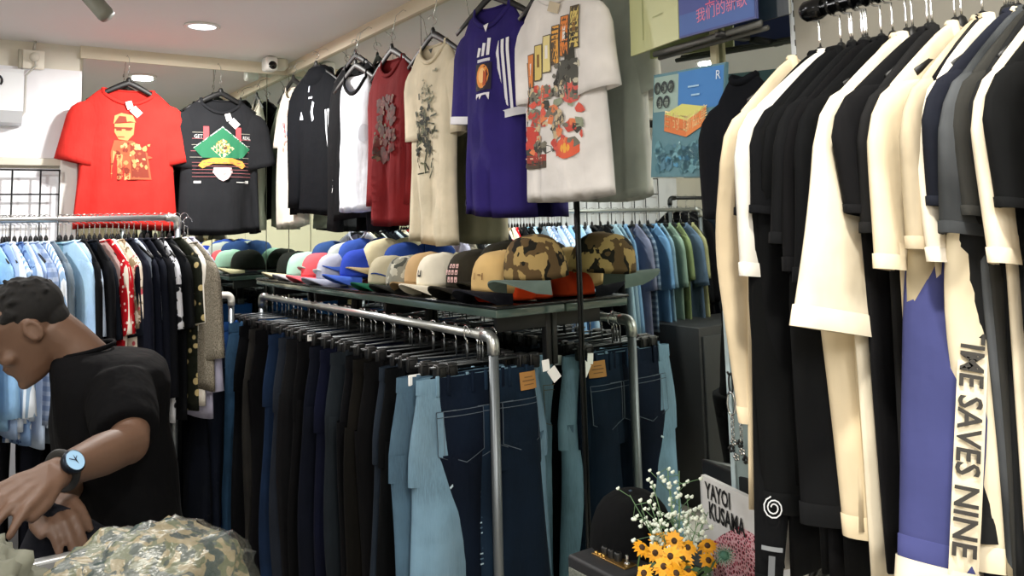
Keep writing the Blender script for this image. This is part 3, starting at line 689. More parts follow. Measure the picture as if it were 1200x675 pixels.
caps = [
 ('dark olive cap at the far end of the cap shelf', 343, 1.43, 0, .5, '2c332c', 'c9c2a0', 'plain', None),
 ('mint cap with grey brim near the far end of the shelf', 355, 1.40, 0, .55, '9fc7b4', 'a8a9ad', 'plain', None),
 ('coral pink cap beside the mint cap', 373, 1.41, 0, .6, 'd85a62', 'e0606a', 'plain', None),
 ('light grey cap leaning on the pink cap', 391, 1.39, .0, .6, 'a9adbd', '9b9fae', 'plain', None),
 ('dark blue cap on top of the far pile', 384, 1.47, .05, .2, '2c4676', '8fa39a', 'plain', None),
 ('royal blue cap with a blue brim', 421, 1.40, .02, .7, '2e47b0', '4060bd', 'plain', None),
 ('mid blue cap lying behind the royal blue cap', 418, 1.48, .06, .4, '3350a0', '2f4a92', 'plain', None),
 ('grey and white cap between the blue caps', 402, 1.45, .045, .9, 'aab2ae', 'c3c8c6', 'plain', None),
 ('beige cap with dark green brim', 455, 1.40, .0, .7, 'b3ab93', '14553f', 'plain', None),
 ('cream cap with brown strap on the back pile', 447, 1.48, .06, .3, 'd3c9a6', 'a59470', 'plain', None),
 ('blue cap beside the cream strapped cap', 470, 1.47, .045, .4, '27448e', '23407f', 'plain', None),
 ('washed camouflage cap with red-edged dark brim', 476, 1.40, .0, .75, '85857a', '3c403c', 'camo', ('4a4d48', 'b6b4a6')),
 ('tan cap pressed behind the white cap', 497, 1.42, .012, .7, 'b99c74', '9a815c', 'plain', None),
 ('cream white cap with a small black emblem', 513, 1.40, .012, .75, 'e2dccb', 'e8e1cf', 'plain', None),
 ('dark olive cap with pink lettering', 552, 1.41, .012, .7, '4b463a', '38352d', 'plain', None),
 ('olive brown cap behind the tan cap', 592, 1.47, .04, .5, '3d3a2b', '33301f', 'plain', None),
 ('yellow tan cap with navy brim', 583, 1.395, .012, .75, 'c7a873', '2b2c3a', 'plain', None),
 ('brown camouflage cap with grey brim stacked on orange caps', 622, 1.405, .06, .8, '56452e', '5f6d68', 'camo', ('1f1d18', '9a8355')),
 ]
for i, (lab, px, x, dz, rz, c, b, pat, ex) in enumerate(caps):
    em = None
    if 'emblem' in lab: em = Print().rect(-.008, .02, .005, .022, '17181a').rect(.006, .02, .006, .022, '17181a').rect(0, .012, .016, .006, '17181a')
    if 'lettering' in lab:
        em = Print()
        for k in range(3):
            for j in range(3+(k == 1)): em.rect(-.022+.014*j, .045-.02*k, .010, .014, 'd0a8a6').rect(-.022+.014*j, .043-.02*k, .004, .006, '4b463a')
    if c == 'c7a873': em = Print().rect(-.02, .02, .004, .018, '7b5a34').rect(-.008, .024, .012, .004, '7b5a34').rect(.012, .02, .004, .018, '7b5a34')
    d = ray(px, 320); y = x*d[1]/d[0]
    cap(lab, (x+.025, y, CZ+.012+dz), RC.uniform(-.05, .35), c, b, pat, ex, emblem=em, scale=.95+.1*(i > 13), tilt=-.08 if dz > .03 else 0)
for i, (px, x, lab) in enumerate(((655, 1.43, 'orange cap under the brown camouflage cap'), (672, 1.49, 'rust orange cap beside the shelf post under the camouflage cap'))):
    d = ray(px, 340); y = x*d[1]/d[0]; cap(lab, (x, max(2.06, y+.03), CZ+.002), -PI/2+.5, ['c4401c', 'b03a1a'][i], 'b0341a', scale=.72, emblem=None)
# ------------------------------------------------------------------ tops hung on the walls
def wall_tee(name, label, loc, rz, col, L, sw, bw, sl, ang, rng, pat='plain', ex=None, cat='t-shirt', th=.035, fold=.014, tags=None, w0=.115, w1=.1, sleeves=True, sleeve_cols=None, hook_r=.018, nd=.08, hem=.012, kf=1.0, long=False, neck=.085, hanglabel=None, sd=.085, collar=None, nohang=False):
    mt = cloth(col, pat, *(ex or ('ffffff', '888888')))
    s = Shirt(rng, L=L, sw=sw, bw=bw, th=th, fold=fold, nd=nd, hemw=hem, kf=kf, neck=neck, sd=sd)
    t = thing(name, label, cat, loc, rz)
    mesh('shirt_body', s.body(26, 44), mt, t)
    if sleeves:
        for k, sd_ in enumerate((-1, 1)):
            a = ang[k] if isinstance(ang, tuple) else ang
            mesh('sleeve', s.sleeve(sd_, sl, a, w0=w0, w1=w1, th=.03, fold=.01), cloth(sleeve_cols) if sleeve_cols else mt, t)
            s.hems = getattr(s, 'hems', [])+[s.hemband(.04, 1.04)]
    mesh('collar', s.collar(.009), cloth(collar) if collar else mt, t)
    if tags: add_tag(t, (tags[0], s.front(tags[0], tags[1])[1]-.004, s.top+tags[1]), .04, 2, .3)
    nm = label.split(' hung')[0].split(', nearest')[0].split(' with')[0]; nm = 'white graphic tee' if 'machine' in label else 'small white tee in the corner' if 'pink' in label else nm
    if nohang: return t, s
    h = make_hanger(hanglabel or ('black hanger holding the '+nm), None, hook_r=.018, top=-.05, drop=.10, thick=.016, flat=.4, pw=1.1); h.location = loc; h.rotation_euler = (0, 0, rz)
    pg = thing('wire_hook', 'thin wire hook from the cornice above the '+nm, 'hook', loc, rz)
    dz = MT+.03-loc[2]; dw = (D-.006-loc[1]) if abs(rz) < .5 else (W-.014-loc[0])/max(.3, math.cos(rz+PI/2))
    mesh('wire', MB().tube([(0, 0, .001), (.004, dw*.3, max(.01, dz*.75)), (0, dw*.8, dz), (0, dw, dz-.004)], .0016, 6), CHROME, pg)
    return t, s
R1 = random.Random(31)
def hung(px, py, axis, val): return at(px, py, axis, val)
# red tee
p = at(151, 97, 1, D-.075); top_off = .085
t, s = wall_tee('t_shirt', 'red oversized tee with a tan portrait print hung on the back mirror', (p[0], D-.075, 2.405), 0, 'c4302a', .69, .205, .235, .24, 13, R1, tags=(.0, -.085), w0=.12, w1=.118, fold=.02, neck=.115)
SK = ['c98a55', 'a8502f', '7a2a17', 'd9a36c']
pr = Print(); ox, oz = -.015, -.16
pr.poly([(ox-.055, oz-.02), (ox-.05, oz+.02), (ox-.02, oz+.035), (ox+.03, oz+.025), (ox+.045, oz-.01), (ox+.02, oz-.005)], SK[0]).poly([(ox-.052, oz-.02), (ox-.03, oz+.02), (ox, oz+.018), (ox+.005, oz-.008)], SK[2])
pr.poly([(ox-.05, oz-.02), (ox+.04, oz-.01), (ox+.035, oz-.07), (ox+.01, oz-.1), (ox-.03, oz-.095), (ox-.05, oz-.06)], SK[0]).rect(ox-.01, oz-.04, .08, .009, SK[2]).rect(ox-.03, oz-.047, .025, .012, SK[2]).rect(ox+.012, oz-.045, .025, .012, SK[2]).rect(ox-.02, oz-.083, .03, .006, SK[1])
pr.poly([(ox-.05, oz-.1), (ox+.03, oz-.1), (ox+.1, oz-.16), (ox+.12, oz-.29), (ox-.06, oz-.29), (ox-.065, oz-.16)], SK[1])
pr.poly([(ox+.02, oz-.12), (ox+.09, oz-.15), (ox+.11, oz-.28), (ox+.03, oz-.28)], SK[2]).poly([(ox-.055, oz-.15), (ox-.01, oz-.17), (ox-.02, oz-.285), (ox-.055, oz-.285)], SK[0])
pr.splat(R1, ox-.06, ox+.11, oz-.285, oz-.11, 45, SK, (.005, .014)); pr.text('Todd', ox-.02, oz-.29, .045, SK[3], .9)
pr.build('chest_print', s.front, t)
# black tee
p = at(259, 98, 1, D-.075)
t, s = wall_tee('t_shirt', 'black tee with a green diamond badge print hung on the back mirror', (p[0], D-.075, 2.385), .0, '3a3b40', .70, .195, .21, .23, (10, 13), R1, tags=(.03, -.1), w0=.115, w1=.108, fold=.018, neck=.1)
G, O, PK, CR, WH = '1c6a48', 'c98d3a', 'b8494e', 'd8c893', 'cfcfcf'
pr = Print(); c0 = -.265
for k in range(5):
    for sx_ in (-1, 1): pr.rect(sx_*.12, c0+.08-.032*k, .1, .003, ['8d8a80', '94555a'][k % 2])
for sx_ in (-1, 1): pr.rect(sx_*.082, c0+.075, .028, .075, PK)
pr.text('GET', -.12, c0+.05, .028, WH, .8).text('REAL', .125, c0+.05, .026, WH, .7)
pr.poly([(0, c0+.115), (.145, c0), (.1, c0-.05), (-.1, c0-.05), (-.145, c0)], G).poly([(0, c0+.115), (.145, c0), (.14, c0), (0, c0+.108), (-.14, c0), (-.145, c0)], WH)
pr.poly([(0, c0+.05), (.06, c0+.0), (0, c0-.055), (-.06, c0+.0)], CR).disc(0, c0+.01, .036, .036, O).disc(0, c0+.005, .02, .022, '5a3a22').disc(.003, c0+.005, .013, .015, CR)
for k in range(5): pr.rect(.0, c0-.075-.018*k, .3, .003, '8a4f52')
pr.poly([(-.12, c0-.09), (-.1, c0-.065), (-.05, c0-.05), (.05, c0-.05), (.1, c0-.065), (.12, c0-.09), (.1, c0-.105), (.05, c0-.08), (-.05, c0-.08), (-.1, c0-.105)], O)
pr.poly([(-.045, c0-.1), (.045, c0-.1), (.05, c0-.125), (.02, c0-.16), (0, c0-.17), (-.02, c0-.16), (-.05, c0-.125)], 'd6c3c3').rect(0, c0-.12, .06, .004, PK).rect(0, c0-.135, .05, .003, PK)
pr.rect(-.125, c0-.175, .035, .012, WH).rect(.1, c0-.175, .06, .004, WH).rect(.128, c0-.173, .022, .014, WH)
pr.build('chest_print', s.front, t)
# the tops along the mirror: hooks on the wall, fronts to the room (-x)
RZ = -PI/2
def side_tee(px0, px1, ptop, pbot, depthx=.085, turn=0.0):
    """(location of the rail hook, length) of a top spanning px0..px1 and ptop..pbot"""
    x = W-depthx; a = at(px0, (ptop+pbot)/2, 0, x); b = at(px1, (ptop+pbot)/2, 0, x); y = (a[1]+b[1])/2
    zt = at((px0+px1)/2, ptop, 0, x)[2]; zb = at((px0+px1)/2, pbot, 0, x)[2]; return (x, y, zt+.085), zt-zb, abs(a[1]-b[1])/2
# pinkish white tee in the corner
loc, L, hw_ = side_tee(330, 358, 100, 266)
t, s = wall_tee('t_shirt', 'white tee with a small pink drawing hung in the room corner', loc, RZ+.1, 'd9d2c6', L, hw_*.8, hw_*.9, .18, 5, R1, w0=.09)
pr = Print().splat(R1, -.05, .1, -.36, -.14, 40, ['c98a8c', 'a86a78', '8a94a8', 'd9a9a0'], (.005, .016)); pr.build('chest_print', s.front, t)
# navy track top with stripes
loc, L, hw_ = side_tee(350, 393, 84, 252)
t, s = wall_tee('track_top', 'black navy track top with white shoulder stripes hung on the mirror wall', loc, RZ+.25, '0d1119', L, hw_*.85, hw_*.92, .52, (3, 3), R1, cat='track top', w0=.085, w1=.06, nd=.03, neck=.07, fold=.01)
pr = Print().poly([(-.09, -.23), (-.075, -.19), (-.055, -.235)], 'c9d0da').poly([(.02, -.15), (.035, -.16), (.025, -.2), (.035, -.24), (.02, -.25), (.008, -.2)], 'c9d0da').rect(.0, -.13, .03, .01, 'c9d0da').rect(-.02, -.085, .008, .03, 'aab2bf')
pr.build('chest_print', s.front, t)
f = s.slfront(1); pr = Print()
for k in (-1, 0, 1): pr.poly([(k*.022-.006, 0), (k*.022+.006, 0), (k*.02+.005, -.7), (k*.02-.005, -.7)], 'cfd4da')
pr.build('sleeve_stripes', f, t, cut=.03)
mesh('hood', MB().ball((0, .02, s.top-.03), (.11, .05, .07), 14, 8), cloth('10131b'), t)
# black long top with white letters behind the vest
loc, L, hw_ = side_tee(396, 440, 72, 258, .055)
t, s = wall_tee('long_sleeve_top', 'black long top with white vertical sleeve letters behind the white vest', loc, RZ+.12, '0f1116', L, .2, .23, .62, (5, 4), R1, cat='top', w0=.075, w1=.06, fold=.008, th=.02)
for sd_ in (-1, 1):
    pr = Print(); f = s.slfront(1) if sd_ == 1 else None
# letters run down the sides of the body
for sx_, txt in ((-.165, 'S JERKORZARTUP'), (.175, 'ARTUP WORK')):
    pr = Print(); pr.text(txt, 0, 0, .052, 'd7d9dc', 1.0)
    kind, dat, ci = pr.items[0]; zz = -.38; pr.items[0] = ('t', ([(sx_+(v-.02), zz-u) for u, v in dat[0]], dat[1]), ci)
    pr.build('letters', s.front, t, lift=.006)
# white vest with black neckline
loc, L, hw_ = side_tee(400, 436, 84, 246, .10)
t, s = wall_tee('vest', 'white sleeveless vest with black neckline hung on the mirror wall', loc, RZ+.14, 'dfe3ee', L, hw_*.75, hw_*1.0, 0, 0, R1, cat='vest', sleeves=False, neck=.09, nd=.1, collar='15161a', th=.03)
Print().disc(.1, -.28, .025, .04, 'c9cedb').build('badge', s.front, t)
# maroon shirt
loc, L, hw_ = side_tee(436, 487, 66, 262)
t, s = wall_tee('t_shirt', 'maroon shirt with a faded brown print hung on the mirror wall', loc, RZ+.05, '6e1d20', L, hw_*.85, hw_*.92, .46, (2, 2), R1, w0=.085, w1=.07, fold=.016)
pr = Print().splat(R1, -.06, .1, -.42, -.17, 60, ['4a1e1a', '3f201c', '571f1c'], (.01, .022)).splat(R1, -.06, .1, -.42, -.17, 60, ['5f392c', '5d4032', '3f221e', '4a4634', '664a3c'], (.004, .012)); pr.build('chest_print', s.front, t)
# cream tee with dark plant print
loc, L, hw_ = side_tee(482, 540, 48, 284)
t, s = wall_tee('t_shirt', 'cream tee with a black green plant splash print hung on the mirror wall', loc, RZ+.05, 'cdc3ac', L, hw_*.84, hw_*.95, .22, (4, 4), R1, w0=.11, w1=.1, fold=.018)
pr = Print()
for k in range(70):
    a = R1.uniform(0, 2*PI); r = R1.random()**.7*.14; x0, z0 = r*.55*math.cos(a)-.01, -.34+r*1.25*math.sin(a)
    pr.rect(x0, z0, R1.uniform(.01, .05), R1.uniform(.003, .009), R1.choice(['2c3226', '45493a', '1b1e18', '6b6e58', '565a48']), R1.uniform(0, 3))
pr.splat(R1, -.07, .03, -.42, -.24, 30, ['22261e', '343a2c', '191b16'], (.006, .014)).splat(R1, -.03, .07, -.23, -.1, 22, ['8d8c78', '6f705e'], (.003, .007)); pr.build('chest_print', s.front, t)
Print().poly([(0, -.03), (.03, -.03), (.02, -.05)], '22241f').build('neck_mark', s.front, t)
# purple jersey
loc, L, hw_ = side_tee(550, 612, 3, 252)
t, s = wall_tee('jersey', 'purple sports jersey with white sleeve stripes hung on the mirror wall', loc, RZ+.16, '2d2566', L, hw_*.9, hw_*1.05, .25, (6, 5), R1, cat='jersey', w0=.11, w1=.095, fold=.02, tags=None, kf=1.1)
pr = Print(); zc = -.16
for k in range(3): pr.poly([(-.035+.024*k, zc-.02), (-.022+.024*k, zc-.02+.0), (-.015+.022*k, zc+.008+.014*k), (-.03+.022*k, zc+.012+.013*k)], 'dedee8')
pr.rect(0, zc-.035, .06, .01, 'c9c9d6').rect(0, zc-.09, .075, .09, '1b1328').disc(-.002, zc-.088, .03, .04, 'd88a3c').disc(-.004, zc-.085, .018, .026, 'eab878').rect(.012, zc-.095, .016, .05, 'a8481f')
pr.poly([(-.04, zc-.165), (-.03, zc-.145), (.035, zc-.145), (.035, zc-.17), (.025, zc-.152), (0, zc-.152), (-.01, zc-.165), (-.015, zc-.152)], 'd9d6e2')
pr.poly([(-.012, -.075), (.012, -.07), (.004, -.1)], 'dcdce4'); pr.build('chest_badges', s.front, t)
pr = Print().rect(-.15, -L+.045, .05, .02, 'd9d9e0').rect(-.15, -L+.045, .042, .012, '1a1430'); pr.build('hem_label', s.front, t)
f = s.slfront(1); pr = Print()
for k in (-1, 0, 1): pr.poly([(k*.024-.009, .1), (k*.024+.005, .1), (k*.022+.004, -.95), (k*.022-.008, -.95)], 'dcdce4')
pr.build('sleeve_stripes', f, t, cut=.03)
# the near sleeve's white cuff panel and the far sleeve's stripe
for hb in s.hems: mesh('white_cuff', hb, cloth('d6d6de'), t)
# white tee with the big graphic
loc, L, hw_ = side_tee(619, 706, -22, 232, .10)
t, s = wall_tee('t_shirt', 'white tee with an orange lettered machine graphic, nearest on the mirror wall', loc, RZ+.1, 'd6d3d2', L, hw_*.92, hw_*1.0, .2, (3, 8), R1, w0=.1, w1=.09, fold=.013, tags=None, nd=.06)
pr = Print(); OR = ['d79a45', 'cf7a3a', 'c9b46a', 'd2c48a']
for k in range(7):
    x0 = -.13+.036*k; zt = -.22+.022*k; h = .1+.004*k
    pr.rect(x0, zt-h/2, .034, h, '4c4236', .0).rect(x0, zt-h/2, .028, h-.006, OR[k % 4], .0).rect(x0, zt-h*.45, .01, h*.35, 'd6d3d2' if k % 2 else '7a5a34')
pr.rect(.07, -.2, .035, .09, '35342f').rect(.06, -.29, .07, .1, '4a4a46').splat(R1, .0, .1, -.33, -.24, 20, ['2e2d2a', '66645c', 'b7b2a2'], (.004, .012))
pr.disc(.07, -.335, .03, .03, 'c05a55').splat(R1, -.13, .1, -.5, -.3, 110, ['b8473f', 'c9564a', '6d6a60', '3d3d3a', 'bba98a', '88907c', 'd07a52'], (.006, .02))
pr.disc(-.09, -.45, .035, .035, 'b8423a').disc(.05, -.49, .04, .03, 'cf5a3e').disc(.05, -.49, .018, .014, 'd9a040').rect(-.07, -.515, .1, .028, '8d3a34').rect(-.07, -.51, .08, .004, 'd9b3a0').rect(-.07, -.525, .1, .006, '3a2f2c').poly([(-.14, -.54), (-.11, -.515), (-.02, -.52), (-.02, -.54)], '4a4038')
pr.build('chest_print', s.front, t)
mesh('neck_label', MB().box((.0, s.front(.0, -.075)[1]-.004, s.top-.075), (.045, .003, .03), R=Matrix.Rotation(.4, 3, 'Y')), plain('beige_label', 'b9ad97', .7), t, False)

# ------------------------------------------------------------------ record sleeves on the mirror
def cover(name, label, c, dirx, dz, w, h, depth, mats, cat='record'):
    """a thin square sleeve: centre c, horizontal direction dirx, vertical dz"""
    t = thing(name, label, cat, tuple(c)); ex = np.array(dirx, float); ex /= np.linalg.norm(ex); ez = np.array(dz, float); ez /= np.linalg.norm(ez); en = np.cross(ex, ez)
    R = np.array([ex, -en, ez]).T
    mesh('sleeve_card', MB().box((0, 0, 0), (w, depth, h), R=R), mats, t, False)
    def surf(x, z, l): return tuple(R @ np.array((x, -depth/2-l, z)))
    return t, surf
# lower blue record: corners at (770,85) (852,74) (851,206) (763,210)
A = at(768, 86, 0, W-.06); B = at(852, 75, 0, W-.09); C_ = at(764, 210, 0, W-.06); Dd = at(849, 205, 0, W-.09)
cen = (A+B+C_+Dd)/4; wv = (B-A+Dd-C_)/2; hv = (A-C_+B-Dd)/2; w_, h_ = np.linalg.norm(wv), np.linalg.norm(hv)
t, sf = cover('record_sleeve', 'blue record sleeve with orange block lettering in plastic on the mirror', cen, wv, hv, w_, h_, .008, plain('teal_card', '4d7480', .35, coat=.6))
pr = Print().rect(.0, .0, w_*.98, h_*.98, '557c88').rect(.17*w_, .3*h_, w_*.62, h_*.36, '3f78b8').rect(-.3*w_, .3*h_, w_*.36, h_*.34, '8fa6a0').splat(R1, -.4*w_, .4*w_, -.43*h_, -.2*h_, 70, ['4a7488', '4a86a8', '5d8a96', '46707e', '6b98a6'], (.006, .016))
for k in range(5): pr.disc((-.42+.1*(k % 3)+.04*(k > 2))*w_, (.36 if k < 3 else .22)*h_, .013, .016, '2d3538').disc((-.42+.1*(k % 3)+.04*(k > 2))*w_, (.35 if k < 3 else .21)*h_, .008, .011, '9fb0a8')
pr.text('R', .42*w_, .36*h_, .03, 'c9d8e8').rect(.1*w_, .33*h_, .04, .004, '9cc0dd').rect(.13*w_, .25*h_, .03, .004, '9cc0dd')
pr.poly([(-.3*w_, .1*h_), (-.05*w_, .18*h_), (.28*w_, .13*h_), (.02*w_, .02*h_)], 'c9c872').poly([(-.3*w_, .1*h_), (.02*w_, .02*h_), (.02*w_, -.13*h_), (-.3*w_, -.06*h_)], 'c9713f').poly([(.02*w_, .02*h_), (.28*w_, .13*h_), (.26*w_, -.03*h_), (.02*w_, -.13*h_)], 'd58048')
pr.text('\u76ee\u7684\u5de5', -.14*w_, -.045*h_, .05, 'f0d8a0', .62, 0, -.2).text('\u65b0\u66f2\u96c6', .145*w_, -.03*h_, .045, 'f0d8a0', .6, 0, .35).text('Kix', .34*w_, -.17*h_, .025, 'a8c8d0')
for k in range(4): pr.rect(R1.uniform(-.4, .4)*w_, R1.uniform(-.45, -.2)*h_, R1.uniform(.02, .06), .004, 'a9cbd2', R1.uniform(-1, 1))
pr.build('cover_print', sf, t, lift=.001)
# upper purple record with a cream back face beside it
A = at(798, -30, 0, W-.1); B = at(888, -45, 0, W-.12); C_ = at(799, 45, 0, W-.1); Dd = at(889, 21, 0, W-.12)
ex_ = B-A; ex_ /= np.linalg.norm(ex_); cen = (C_+Dd)/2+np.array((0, 0, .13)); w_ = np.linalg.norm(Dd-C_)*1.0
slope = (Dd-C_)/np.linalg.norm(Dd-C_)
upv = np.array((0, 0, 1.))-slope*slope[2]
t, sf = cover('record_sleeve', 'purple blue record sleeve with pink lettering on the upper wire ledge', cen, slope, upv, w_, .26, .008, plain('purple_card', '4a5388', .35, coat=.6))
pr = Print().rect(0, 0, w_*.98, .255, '4b5590').rect(.0, -.1, w_*.98, .05, '4d65a0').disc(-.05*w_, -.02, .05, .03, '9aa2b8').disc(-.02*w_, -.018, .03, .017, '4a5170')
pr.text('\u4e0a\u6c5f\u6d69', .08*w_, -.065, .04, 'd0607e', .85, .0, .05).text('\u6211\u4eec\u7684\u65b0\u6b4c', .08*w_, -.098, .036, 'cf7c9a', .9, .0, .05).rect(.42*w_, -.02, .012, .1, '7b87b8')
pr.build('cover_print', sf, t, lift=.001)
E_ = at(741, 66, 0, W-.035); Fv = C_-E_
t, sf = cover('paper_sleeve', 'pale yellow green paper sleeve beside the purple record', (C_+E_)/2+np.array((0, 0, .13)), Fv, np.array((0, 0, 1.))-Fv*(Fv[2]/(Fv@Fv)), np.linalg.norm(Fv)*.97, .26, .008, plain('yellow_card', 'b9bd8e', .5), 'paper sleeve')
Print().rect(-.2*np.linalg.norm(Fv), .0, .006, .2, '9aa074').rect(.1*np.linalg.norm(Fv), -.05, .05, .003, 'a5aa80').build('cover_print', sf, t, lift=.001)
# ledge under them
t = thing('wire_ledge', 'narrow grey ledge under the purple record', 'ledge', tuple((C_+Dd)/2))
a_, b_ = (E_*.6+C_*.4)-(C_+Dd)/2, Dd-(C_+Dd)/2
mesh('ledge_bar', MB().tube([a_+np.array((.01, 0, -.012)), b_+np.array((.01, 0, -.01))], .008, 6, flat=.5).tube([a_+np.array((.03, 0, -.02)), b_+np.array((.03, 0, -.018))], .006, 6), plain('grey_plastic', '4c4d4a', .5), t)
mesh('arm', MB().box((.05, .0, -.012), (.1, .02, .012)), BLACKP, t)
# post between the two
p = at(835, 65, 0, W-.02); tag(mesh('shelf_strip', MB().box((W-.012, p[1], 2.1), (.012, .02, .42), bev=.002), plain('cream_metal', 'c9c3a4', .5)), 'cream metal strip on the mirror between the two records', 'strip')
p = at(930, 40, 0, W-.02); t = thing('slotted_strip', 'white slotted metal strip on the wall by the rack rail end', 'strip', (W-.012, p[1], 2.1))
mesh('strip', MB().box((0, 0, 0), (.012, .022, .6), bev=.002), plain('white_metal', 'cfd6dc', .4), t)
sl_ = MB()
for k in range(18): sl_.box((-.0065, -.004, -.28+.033*k), (.001, .006, .014))
mesh('slots', sl_, BLACKP, t, False)
# dark blue round cap hung behind the blue record
loc, L, hw_ = side_tee(842, 916, 76, 300, .12)
wall_tee('t_shirt', 'dark navy top hung behind the blue record beside the black shirts', (loc[0], loc[1], loc[2]-.02), RZ+.1, '12151f', .5, hw_*.85, hw_*.9, .2, 4, R1, neck=.03, nd=.02, sd=.06, nohang=True)
p = at(908, 8, 0, W-.08); t = thing('record_sleeve', 'dark teal square sleeve partly hidden above the rack rail end', 'record', tuple(p))
t2 = mesh('sleeve_card', MB().box((0, 0, .06), (.006, .075, .17)), plain('dark_teal_card', '16222c', .4), t, False); mesh('sleeve_edge', MB().box((-.002, -.04, .06), (.004, .004, .17)), plain('grey_edge', '8c8f8a', .4), t, False)
# grey board on the wall above the right rack
tag(mesh('wall_board', MB().box((W-.01, .55, 2.15), (.02, 1.08, .74), bev=.003), plain('grey_board', '9b988e', .6)), 'grey wall board behind the rack rail at the ceiling', 'board')

# ------------------------------------------------------------------ right rack
RX, RZr = 1.15, 1.936
t = thing('wall_rail', 'black wall rail with ribbed end holding the black and cream shirts', 'clothes rail', (RX, .79, RZr))
RAILM = plain('black_chrome', '2a2b2d', .18, .9)
mesh('rail', MB().tube([(0, 0, 0), (0, -1.25, 0)], .013, 14), RAILM, t)
mesh('end_cap', MB().lathe([(.001, .012), (.012, .011), (.017, .004), (.018, -.02), (.014, -.028)], R=Matrix.Rotation(-PI/2, 3, 'X'), seg=16), RAILM, t)
rb = MB()
for k in range(60): rb.lathe([(.014, -.003), (.0165, 0), (.014, .003)], c=(0, -.04-.02*k, 0), R=Matrix.Rotation(PI/2, 3, 'X'), seg=12)
mesh('ribs', rb, RAILM, t)
for yy in (-.35, -1.1): mesh('wall_arm', MB().tube([(0, yy, 0), (W-RX, yy, .05)], .01, 8), RAILM, t)
BK, CH, CRM, BG = '0e0f12', '1f2124', 'd8cdb4', 'a89b85'
RIGHT = [ # tip px (centre of the cuff for long sleeves), colour, pattern, lowest row of the sleeve, angle, w1, label
 (858, 'd6d3cb', 'plain', 332, 6, .075, 'white tee at the far end of the black and cream rack'),
 (888, 'cdbda0', 'plain', 495, 1, .042, 'beige long-sleeved top with its cuff by the keychains'),
 (864, BK, 'plain', 248, 8, .09, 'black tee covering the white one at the far end'),
 (893, BK, 'plain', 690, 0, .04, 'black long-sleeved top with a white swirl on its cuff'),
 (880, '101115', 'plain', 262, 9, .095, 'black tee with a short wide sleeve near the blue record'),
 (950, '0c0d10', 'plain', 600, -1, .06, 'black long-sleeved top behind the one with the cream cuff'),
 (897, '131417', 'plain', 298, 9, .09, 'soft black tee, third wide black sleeve from the blue record'),
 (944, BK, 'plain', 556, -1, .042, 'black long-sleeved top ending in a cream cuff'),
 (916, '0d0e11', 'plain', 332, 9, .1, 'black oversized tee second left of the first cream tee'),
 (934, '0b0c0f', 'plain', 345, 8, .1, 'deep black oversized tee next left of the first cream tee'),
 (1002, '16171a', 'plain', 615, 0, .065, 'black long-sleeved top under the cream labelled tee'),
 (955, 'ddd3bd', 'plain', 402, 11, .115, 'cream white tee with a tiny black label on its wide sleeve'),
 (1036, 'cfc0a2', 'plain', 628, 0, .045, 'cream long-sleeved top whose cuff hangs low beside the purple one'),
 (982, '1c1d20', 'plain', 252, 8, .075, 'charcoal tee with a short sleeve right of the cream labelled tee'),
 (1000, '2a2b2d', 'plain', 282, 6, .085, 'dark grey tee between the two big cream tees'),
 (1080, '15151b', 'plain', 666, 0, .046, 'purple long-sleeved top with black letters on a cream band'),
 (1022, 'd3c6ab', 'plain', 326, 6, .105, 'cream tee with a broad stitched sleeve above the purple panel'),
 (1046, 'b3a68e', 'plain', 300, 5, .08, 'beige tee behind the second big cream tee'),
 (1138, 'a2967c', 'plain', 645, 0, .06, 'taupe long-sleeved top hanging right of the lettered band'),
 (1060, '3a3835', 'plain', 300, 5, .075, 'brown grey tee right of the beige tee'),
 (1072, 'ded6c6', 'plain', 316, 5, .09, 'off-white tee right of the brown grey tee'),
 (1092, '20222e', 'denim', 168, 12, .07, 'navy denim shirt with a short pointed sleeve'),
 (1108, '34373a', 'wash', 285, 7, .09, 'faded charcoal tee right of the navy denim shirt'),
 (1188, 'd8ccb2', 'plain', 666, 0, .055, 'cream long-sleeved top, lowest cuff at the near end'),
 (1128, '4a4946', 'plain', 262, 6, .085, 'plain grey tee right of the faded charcoal tee'),
 (1216, '2b2c2e', 'plain', 640, 0, .07, 'dark grey long-sleeved top at the near end of the rack'),
 (1150, 'dcd0b8', 'plain', 320, 6, .09, 'cream tee with a white collar at the near end'),
 (1170, '141518', 'plain', 236, 8, .085, 'black tee close to the near end of the rack'),
 (1186, 'd9cdb6', 'plain', 330, 6, .09, 'ivory tee nearest to the viewer on the rack')]
R2 = random.Random(77)
prev_y = 9; rows = []; lab_c = lambda s: s[:6] == 'purple'
for e in RIGHT:
    sw = .235+R2.uniform(-.01, .012); lon = e[3] > 450; sw -= .012*lon; xt = RX-sw+.06-(.13 if e[6][:6] == 'purple' else .085 if 'swirl' in e[6] else .045) if lon else RX-sw-.045
    d = ray(e[0], min(e[3], 640) if lon else 110); rows.append((xt*d[1]/d[0], sw, lon, e))
rows.sort(key=lambda q: -q[0])
